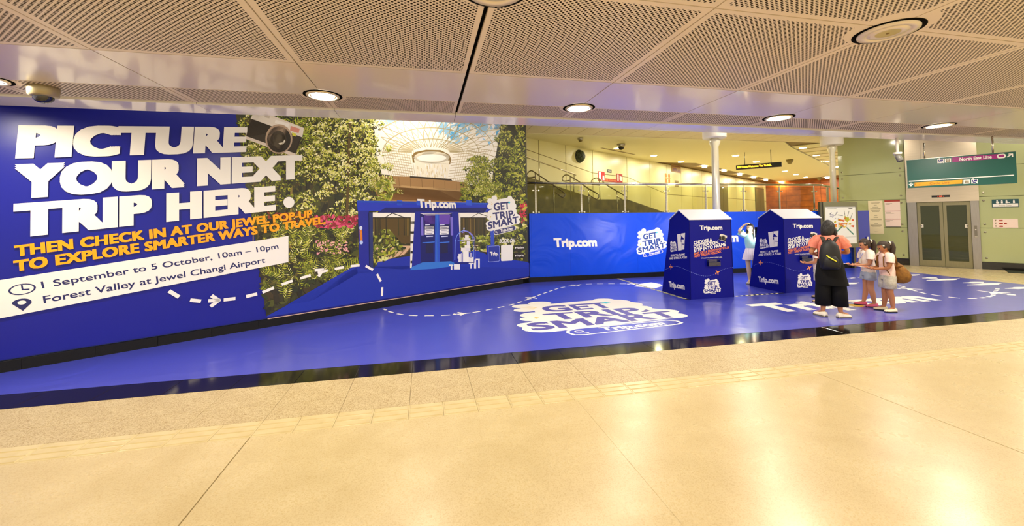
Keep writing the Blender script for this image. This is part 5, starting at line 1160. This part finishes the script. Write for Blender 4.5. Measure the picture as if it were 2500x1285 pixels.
    if hair:
        col, style = hair; hm = MB().ball((0, 0, 0), 1, 26, 18); keep = []
        vv = [Vector(v) for v in hm.v]
        for f in hm.f:
            c = sum((vv[i] for i in f), Vector())/len(f)
            if c.y > .35 and c.z < .52 or c.y > .0 and c.z < -.25 or c.z < -.75: continue
            keep.append(f)
        MB().add([RMx @ Vector((v.x*rx*1.13, v.y*ry*1.10-.004*hk, v.z*rz*1.10+.003*hk))+hc for v in vv], keep, True).build('hair', col, t)
        if style: style(t, hc, RMx, hk, rx, ry, rz, col)
    return t, h, k_
M['lips'] = mat('lips', '#a8544a', .5)
M['hair'] = vary(mat('hair', '#0d0908', .5), '#1a1310', 30, 2, bump=.6, bdist=.02, stretch=(3, 3, .3)); M['hair_brown'] = vary(mat('hair_brown', '#24160d', .5), '#382414', 30, 2, bump=.6, bdist=.02, stretch=(3, 3, .3))
def shoe(t, h, ankle, toe, m, sole, s=1.0):
    a = Vector(ankle)*h; d = Vector((toe[0], toe[1], 0)).normalized(); L = .135*h*s; heel = Vector((a.x, a.y, 0))-d*.035*h*s; n = Vector((-d.y, d.x, 0)); mb = MB(); prof = []
    for u, w, z in ((0, .020, .036), (.08, .027, .042), (.3, .029, .044), (.5, .031, .033), (.72, .034, .026), (.9, .029, .020), (1, .014, .013)):
        c = heel+d*L*u; prof.append([(c+n*(w*h*s*math.cos(A))*1.0+Vector((0, 0, .012*h*s+max(0, math.sin(A))*z*h*s-(.006*h*s if math.sin(A) < 0 else 0)))) for A in [2*PI*k/12 for k in range(12)]])
    vs = [v for p in prof for v in p]; fs = [[i*12+k, i*12+(k+1) % 12, (i+1)*12+(k+1) % 12, (i+1)*12+k] for i in range(6) for k in range(12)]+[list(range(12))[::-1], [72+k for k in range(12)]]
    mb.add(vs, fs, True); o = mb.build('shoe', m, t)
    pl = [];
    for u, w in ((0, .018), (.08, .028), (.3, .030), (.5, .032), (.72, .036), (.9, .031), (1, .012)): pl.append((heel+d*L*u, w*h*s))
    ring = [c+n*w for c, w in pl]+[c-n*w for c, w in pl[::-1]]
    MB().poly([(q.x, q.y, .001) for q in ring], (0, 0, .014*h*s)).build('sole', sole, o)
def torso(t, h, rows, m, name='shirt', sleeves=(), wav=.0, extra=None):
    mb = MB(); n = 28; b = 0
    vs = []; 
    for cx, cy, z, rx, ry in rows:
        for k in range(n):
            A = 2*PI*k/n; q = 1+wav*math.sin(A*7+z*40)*(1 if z < .75 else .3)
            vs.append((cx*h+rx*h*math.cos(A)*q, cy*h+ry*h*math.sin(A)*q, z*h))
    fs = [[i*n+k, i*n+(k+1) % n, (i+1)*n+(k+1) % n, (i+1)*n+k] for i in range(len(rows)-1) for k in range(n)]
    mb.add(vs, fs, True)
    for pts, rs in sleeves: mb.tube([Vector(p)*h for p in pts], [r*h for r in rs], 16, cap=False)
    if extra: extra(mb)
    return mb.build(name, m, t)
def lower(t, h, rows, legs, m, name):
    mb = MB(); mb.rings([(a*h, b*h, z*h, rx*h, ry*h) for a, b, z, rx, ry in rows], 24, cap=False)
    for rg in legs: mb.rings([(a*h, b*h, z*h, rx*h, ry*h) for a, b, z, rx, ry in rg], 20, cap=False)
    return mb.build(name, m, t)
def mix(a, b, k): return tuple(x*(1-k)+y*k for x, y in zip(a, b))

# --- woman in the salmon shirt, seen from behind
M['salmon'] = vary(mat('salmon', '#e58a74', .75), '#dc7862', 20, 3, bump=.2, bdist=.01); M['black_cloth'] = mat('black_cloth', '#08080a', .8, spec=.25); M['shoe_white'] = mat('shoe_white', '#efe6d2', .5); M['sole_grey'] = mat('sole_grey', '#6d675c', .6)
JW = dict(lean=.02, elbow_r=(.165, .045, .665), wrist_r=(.075, .135, .665), hand_r=(-.5, .85, .1), palm_r=(0, 0, -1), curl_r=.5, elbow_l=(-.155, .03, .655), wrist_l=(-.085, .13, .63), hand_l=(.4, .9, .05), palm_l=(0, 0, 1),
          curl_l=.4, ankle_l=(-.075, -.01, .05), ankle_r=(.07, -.012, .05), toe_l=(-.055, .07), toe_r=(.075, .05), yaw=-.55, pitch=-.28)
def bob(t, hc, RMx, hk, rx, ry, rz, col):
    rows = []
    mb = MB()
    for z, sx, sy, oy in ((.9, .72, .7, -.10), (.5, 1.15, 1.08, -.12), (0, 1.28, 1.16, -.16), (-.5, 1.30, 1.12, -.20), (-1.0, 1.22, 1.0, -.24), (-1.5, 1.05, .85, -.20), (-1.75, .7, .6, -.15)):
        rows.append((sx*rx, oy*ry, z*rz, sy*ry))
    n = 22; vs = []
    for w, oy, z, d in rows:
        for k in range(n):
            A = PI*1.12*k/(n-1)+PI*.94; vs.append(RMx @ Vector((w*math.cos(A), oy+d*math.sin(A)*.98+.01*hk, z))+hc)
    fs = [[i*n+k, i*n+k+1, (i+1)*n+k+1, (i+1)*n+k] for i in range(len(rows)-1) for k in range(n-1)]
    mb.add(vs, fs, True); mb.build('hair_length', col, t)
    mb = MB(); p0 = RMx @ Vector((rx*1.05, ry*.3, -rz*.1))+hc
    mb.tube([p0, p0+Vector((.01, .02, -.08))*hk/1.6, p0+Vector((.015, .03, -.19))*hk/1.6, p0+Vector((.01, .03, -.25))*hk/1.6], [.02*hk, .024*hk, .018*hk, .005*hk], 10).build('hair_lock', col, t)
WL = (6.60, 5.52, 0)
wm, h, _ = person('woman in salmon t-shirt and black culottes wearing a black backpack, seen from behind', WL, math.radians(48), 1.60, '#c98a5c', JW, (M['hair'], bob))
torso(wm, h, [(0, .0, .535, .098, .075), (0, .002, .60, .096, .074), (0, .01, .68, .098, .076), (0, .015, .75, .106, .074), (0, .02, .80, .108, .068), (0, .02, .832, .082, .058), (0, .022, .848, .042, .042)], M['salmon'], 'shirt',
      [([(-.06, .02, .805), (-.095, .02, .802), (-.122, .022, .77), (-.137, .026, .72)], [.046, .050, .050, .048]), ([(.06, .02, .805), (.095, .02, .802), (.124, .026, .77), (.143, .034, .722)], [.046, .050, .050, .048])], .012)
lower(wm, h, [(0, 0, .615, .092, .07), (0, 0, .56, .104, .08), (0, 0, .50, .115, .088), (0, 0, .44, .120, .085)], [[(s*.052, 0, .50, .066, .078), (s*.058, 0, .38, .068, .078), (s*.066, 0, .26, .070, .076), (s*.070, 0, .122, .071, .075), (s*.070, 0, .118, .064, .068)] for s in (-1, 1)], M['black_cloth'], 'culottes')
lower(wm, h, [(0, .0, .60, .103, .078), (0, -.005, .52, .118, .092), (0, -.006, .42, .132, .098), (.01, -.006, .335, .140, .100)], [], M['black_cloth'], 'long_vest')
for n_, s in (('l', -1), ('r', 1)): shoe(wm, h, JW['ankle_'+n_], JW['toe_'+n_], M['shoe_white'], M['sole_grey'], 1.05)
MB().tube([Vector((-.10, .105, .640))*h, Vector((-.088, .125, .632))*h], [.024*h, .024*h], 14).build('wrist_band', mat('band_red', '#c02030', .5), wm)
rzw = math.radians(48)-PI/2
bp = thing('backpack', 'black backpack with a yellow strap on the back of the woman in salmon', 'backpack', WL, rzw)
M['pack'] = mat('pack', '#101012', .6); M['strap_yellow'] = mat('strap_yellow', '#e8d820', .5); M['strap_dark'] = mat('strap_dark', '#2a251c', .7)
MB().rings([(-.02, -.155, .80, .105, .05), (-.02, -.165, .83, .135, .075), (-.02, -.175, .95, .148, .088), (-.02, -.175, 1.08, .14, .085), (-.02, -.165, 1.19, .115, .07), (-.02, -.15, 1.26, .07, .045), (-.02, -.14, 1.285, .02, .02)], 22).build('main_bag', M['pack'], bp)
MB().rings([(-.02, -.235, .82, .09, .03), (-.02, -.25, .86, .105, .045), (-.02, -.25, .96, .10, .045), (-.02, -.235, 1.03, .07, .03), (-.02, -.225, 1.05, .02, .015)], 18).build('front_pocket', M['pack'], bp)
MB().tube([(-.05, -.14, 1.28), (-.02, -.15, 1.315), (.01, -.14, 1.28)], .009, 8).build('top_handle', M['strap_dark'], bp)
for s in (-1, 1): MB().tube([(-.02+s*.06, -.125, 1.24), (s*.095, -.06, 1.325), (s*.11, .03, 1.33), (s*.115, .12, 1.25), (s*.12, .14, 1.12), (s*.125, .09, 1.0), (s*.12, -.06, .92)], [(.03, .008)]*7, 10).build('shoulder_strap', M['strap_dark'], bp)
MB().tube([(-.075, -.270, 1.04), (-.05, -.296, 1.01), (0, -.305, .975), (.045, -.30, .945)], [(.013, .006), (.017, .006), (.016, .006), (.014, .006)], 8).build('yellow_strap', M['strap_yellow'], bp)
M['paper'] = mat('paper', '#efe0d8', .6)
def sheet(label, base, off, a, w, l, tilt):
    t = thing('leaflet', label, 'leaflet', base); mb = MB().box(-w/2, w/2, 0, l, 0, .002); 
    o = mb.build('page', M['paper'], t); o.rotation_euler = (tilt, 0, a)
    p = MB().box(-w*.4, w*.4, l*.1, l*.55, .002, .0026).build('printed_block', M['salmon'], o); return t
q = Matrix.Rotation(rzw, 4, 'Z') @ Vector((.035*1.6, .20*1.6, .672*1.6)); sheet('pale leaflet held in the right hand of the woman in salmon', Vector(WL)+q, 0, rzw-.9, .10, .20, .15)

# --- the two girls
def ponytail(scr):
    def f(t, hc, RMx, hk, rx, ry, rz, col):
        p0 = RMx @ Vector((0, -ry*1.12, rz*.35))+hc
        MB().tube([p0, p0+Vector((0, -.028, .004))*hk, p0+Vector((0, -.042, -.05))*hk, p0+Vector((0, -.034, -.13))*hk, p0+Vector((0, -.030, -.21))*hk, p0+Vector((0, -.030, -.26))*hk], [.016*hk, .026*hk, .030*hk, .028*hk, .02*hk, .005*hk], 12).build('ponytail', col, t)
        b = p0+Vector((0, -.012, .0))*hk
        MB().tube([b+Vector((.018*hk*math.cos(A), -.004*hk*math.sin(2*A), .018*hk*math.sin(A))) for A in [2*PI*k/14 for k in range(14)]], .008*hk, 8, closed=True).build('scrunchie', scr, t)
        c = RMx @ Vector((-rx*1.1, ry*.25, rz*.35))+hc; MB().ball(c, (.004*hk, .012*hk, .006*hk), 8, 6).build('hair_clip', M['white_paint'], t)
    return f
JK = dict(lean=.012, elbow_r=(.122, .04, .625), wrist_r=(.06, .155, .60), hand_r=(-.35, .9, .05), palm_r=(0, 0, 1), curl_r=.35, elbow_l=(-.122, .04, .625), wrist_l=(-.05, .165, .605), hand_l=(.3, .95, .1), palm_l=(0, 0, 1), curl_l=.35,
          ankle_l=(-.055, -.02, .05), ankle_r=(.06, .03, .05), toe_l=(-.02, .09), toe_r=(.03, .085), pitch=-.42)
M['tee_white'] = vary(mat('tee_white', '#f6ece2', .8), '#ead2c4', 14, 3); M['tee_pink'] = vary(mat('tee_pink', '#f6d9cf', .8), '#efc8ba', 14, 3); M['denim'] = mat('denim', '#a9b2c2', .8); M['linen'] = vary(mat('linen', '#cfcabd', .85), '#b9b3a4', 25, 3); M['pink_shoe'] = mat('pink_shoe', '#e8608a', .5); M['cream_shoe'] = mat('cream_shoe', '#ecdfbd', .6); M['sole_dark'] = mat('sole_dark', '#1c1a2c', .6)
def girl(label, loc, head, h, J, tee, shorts, shoe_m, sole, scr, skin_col, long_shorts):
    t, h, _ = person(label, loc, head, h, skin_col, J, (M['hair_brown'], ponytail(scr)), True)
    torso(t, h, [(0, 0, .505, .100, .082), (0, .002, .58, .098, .084), (0, .006, .66, .096, .078), (0, .010, .74, .102, .072), (0, .012, .80, .098, .064), (0, .012, .818, .070, .054), (0, .014, .832, .040, .042)], tee, 'shirt',
          [([(s*.06, .012, .80), (s*.092, .013, .797), (s*.115, .018, .765), (s*.124, .028, .70)], [.046, .052, .053, .052]) for s in (-1, 1)], .014)
    zl = .335 if long_shorts else .40
    lower(t, h, [(0, 0, .56, .090, .072), (0, 0, .51, .100, .084), (0, 0, .46, .106, .088)], [[(s*.05, 0, .51, .056, .074), (s*.056, .006, .43, .064, .076), (s*.06, .01, zl, .066, .074), (s*.06, .01, zl-.004, .058, .066)] for s in (-1, 1)], shorts, 'shorts')
    for n_ in 'lr': shoe(t, h, J['ankle_'+n_], J['toe_'+n_], shoe_m, sole, 1.15)
    return t
LA, LB = (8.02, 5.98, 0), (7.90, 5.58, 0); HA = math.radians(152)
JA = dict(JK, pitch=-.3, ankle_r=(.06, .05, .05), ankle_l=(-.055, -.03, .05))
girl('girl in white t-shirt and pale denim shorts with pink shoes, behind the other girl', LA, HA, 1.245, JA, M['tee_white'], M['denim'], M['pink_shoe'], M['sole_dark'], M['white_paint'], '#c98c66', False)
girl('girl in pale pink t-shirt and grey linen shorts with a brown bag on her back', LB, HA, 1.225, JK, M['tee_pink'], M['linen'], M['cream_shoe'], M['sole_dark'], M['white_paint'], '#b97a50', True)
bg = thing('backpack', 'mustard brown soft bag on the back of the girl in pale pink', 'backpack', LB, HA-PI/2)
M['mustard'] = vary(mat('mustard', '#8a5d16', .75), '#70480e', 18, 3, bump=.3, bdist=.02)
MB().rings([(.02, -.17, .50, .10, .07), (.02, -.20, .54, .14, .115), (.02, -.21, .64, .145, .125), (.02, -.19, .73, .12, .095), (.02, -.165, .80, .08, .06), (.02, -.15, .845, .03, .03)], 20).build('main_bag', M['mustard'], bg)
MB().rings([(.02, -.15, .77, .09, .07), (.02, -.16, .80, .095, .075), (.02, -.155, .815, .08, .06)], 18).build('drawstring_collar', M['mustard'], bg)
for s in (-1, 1): MB().tube([(s*.05, -.12, .82), (s*.085, -.07, .99), (s*.085, .02, 1.015), (s*.09, .095, .95), (s*.10, .10, .80), (s*.11, .02, .66), (s*.09, -.10, .57)], [(.014, .006)]*7, 8).build('shoulder_strap', M['mustard'], bg)
for lab, Lc, Jx, hh in (('white leaflet held out by the girl in the white t-shirt', LA, JA, 1.245), ('dark-edged leaflet in the hands of the girl in pale pink', LB, JK, 1.225)):
    q = Matrix.Rotation(HA-PI/2, 4, 'Z') @ Vector((0, .205*hh, .615*hh)); sheet(lab, Vector(Lc)+q, 0, HA-PI/2, .11, .18, .12)
tg = thing('lanyard', 'thin cord with printed badge on the white t-shirt of the rear girl', 'lanyard', LA, HA-PI/2)
MB().tube([(-.05, .05, 1.02), (-.04, .10, .97), (0, .125, .87), (.04, .10, .97), (.05, .05, 1.02)], .004, 6).build('cord', M['thin_ink'], tg); MB().box(-.03, .03, .122, .128, .79, .87).build('badge', M['white_paint'], tg)

# --- woman posing behind the second booth
M['cyan_top'] = vary(mat('cyan_top', '#9fe6e6', .7), '#c9f2ee', 6, 2); M['skirt'] = mat('skirt', '#f4e9f2', .7)
JP = dict(elbow_r=(.165, .05, .885), wrist_r=(.075, .05, .985), hand_r=(-.75, -.1, .35), palm_r=(0, -.3, -1), curl_r=.5, elbow_l=(-.15, .0, .65), wrist_l=(-.135, .05, .52), yaw=-.5, ankle_l=(-.03, .02, .05), ankle_r=(.035, -.03, .05), knee_l=(-.045, .02, .285), knee_r=(.045, .0, .285), toe_l=(-.01, .09), toe_r=(.02, .085))
def long_hair(t, hc, RMx, hk, rx, ry, rz, col):
    for s in (-1, 1):
        p0 = RMx @ Vector((s*rx*.95, -ry*.1, rz*.2))+hc
        MB().tube([p0, p0+Vector((s*.012, -.005, -.06))*hk, p0+Vector((s*.016, .01, -.14))*hk, p0+Vector((s*.01, .02, -.20))*hk], [.014*hk, .02*hk, .018*hk, .005*hk], 10).build('hair_lock', col, t)
    MB().rings([(hc.x, hc.y-ry*.75, hc.z+rz*.6, rx*.9, ry*.4), (hc.x, hc.y-ry*.85, hc.z, rx*1.1, ry*.4), (hc.x, hc.y-ry*.8, hc.z-rz*1.2, rx*1.15, ry*.35), (hc.x, hc.y-ry*.7, hc.z-rz*2.2, rx*.8, ry*.2)], 16).build('hair_length', col, t)
PL = (7.95, 8.66, 0); po, h, _ = person('woman in cyan top and white pleated skirt posing with a hand on her head', PL, math.radians(222), 1.50, '#e9c7a4', JP, (M['hair'], long_hair))
torso(po, h, [(0, 0, .60, .080, .064), (0, 0, .66, .086, .068), (0, 0, .73, .092, .068), (0, 0, .79, .090, .058), (0, 0, .825, .062, .046), (0, .002, .842, .038, .036)], M['cyan_top'], 'blouse',
      [([(-.075, 0, .80), (-.105, 0, .765), (-.125, 0, .71)], [.042, .05, .056]), ([(.075, 0, .80), (.115, .015, .825), (.145, .035, .86)], [.044, .052, .056])], .012)
mb = MB(); n = 60; rows = ((.625, .072, .058, 0), (.585, .080, .066, .02), (.50, .108, .094, .05), (.405, .128, .112, .07)); vs = []
for z, rx, ry, wv in rows:
    for k in range(n):
        A = 2*PI*k/n; q = 1+wv*(1 if k % 2 else -1)*.6; vs.append((rx*h*math.cos(A)*q, ry*h*math.sin(A)*q, z*h))
mb.add(vs, [[i*n+k, i*n+(k+1) % n, (i+1)*n+(k+1) % n, (i+1)*n+k] for i in range(3) for k in range(n)]); mb.build('pleated_skirt', M['skirt'], po)
for n_ in 'lr': shoe(po, h, JP['ankle_'+n_], JP['toe_'+n_], M['shoe_white'], M['sole_grey'])

# --- child almost wholly hidden in front of the woman in salmon
JH = dict(JK, ankle_l=(-.19, .0, .05), ankle_r=(.17, .03, .05), knee_l=(-.12, .02, .285), knee_r=(.115, .02, .285), toe_l=(-.05, .08), toe_r=(.06, .07), pitch=-.2, elbow_l=(-.11, .05, .63), elbow_r=(.11, .05, .63))
hd = girl('child hidden behind the woman in salmon, only beige shoes showing', (7.70, 6.66, 0), math.radians(130), 1.20, JH, M['tee_white'], M['linen'], mat('beige_shoe', '#d9b98c', .6), M['sole_dark'], M['white_paint'], '#c98c66', True)
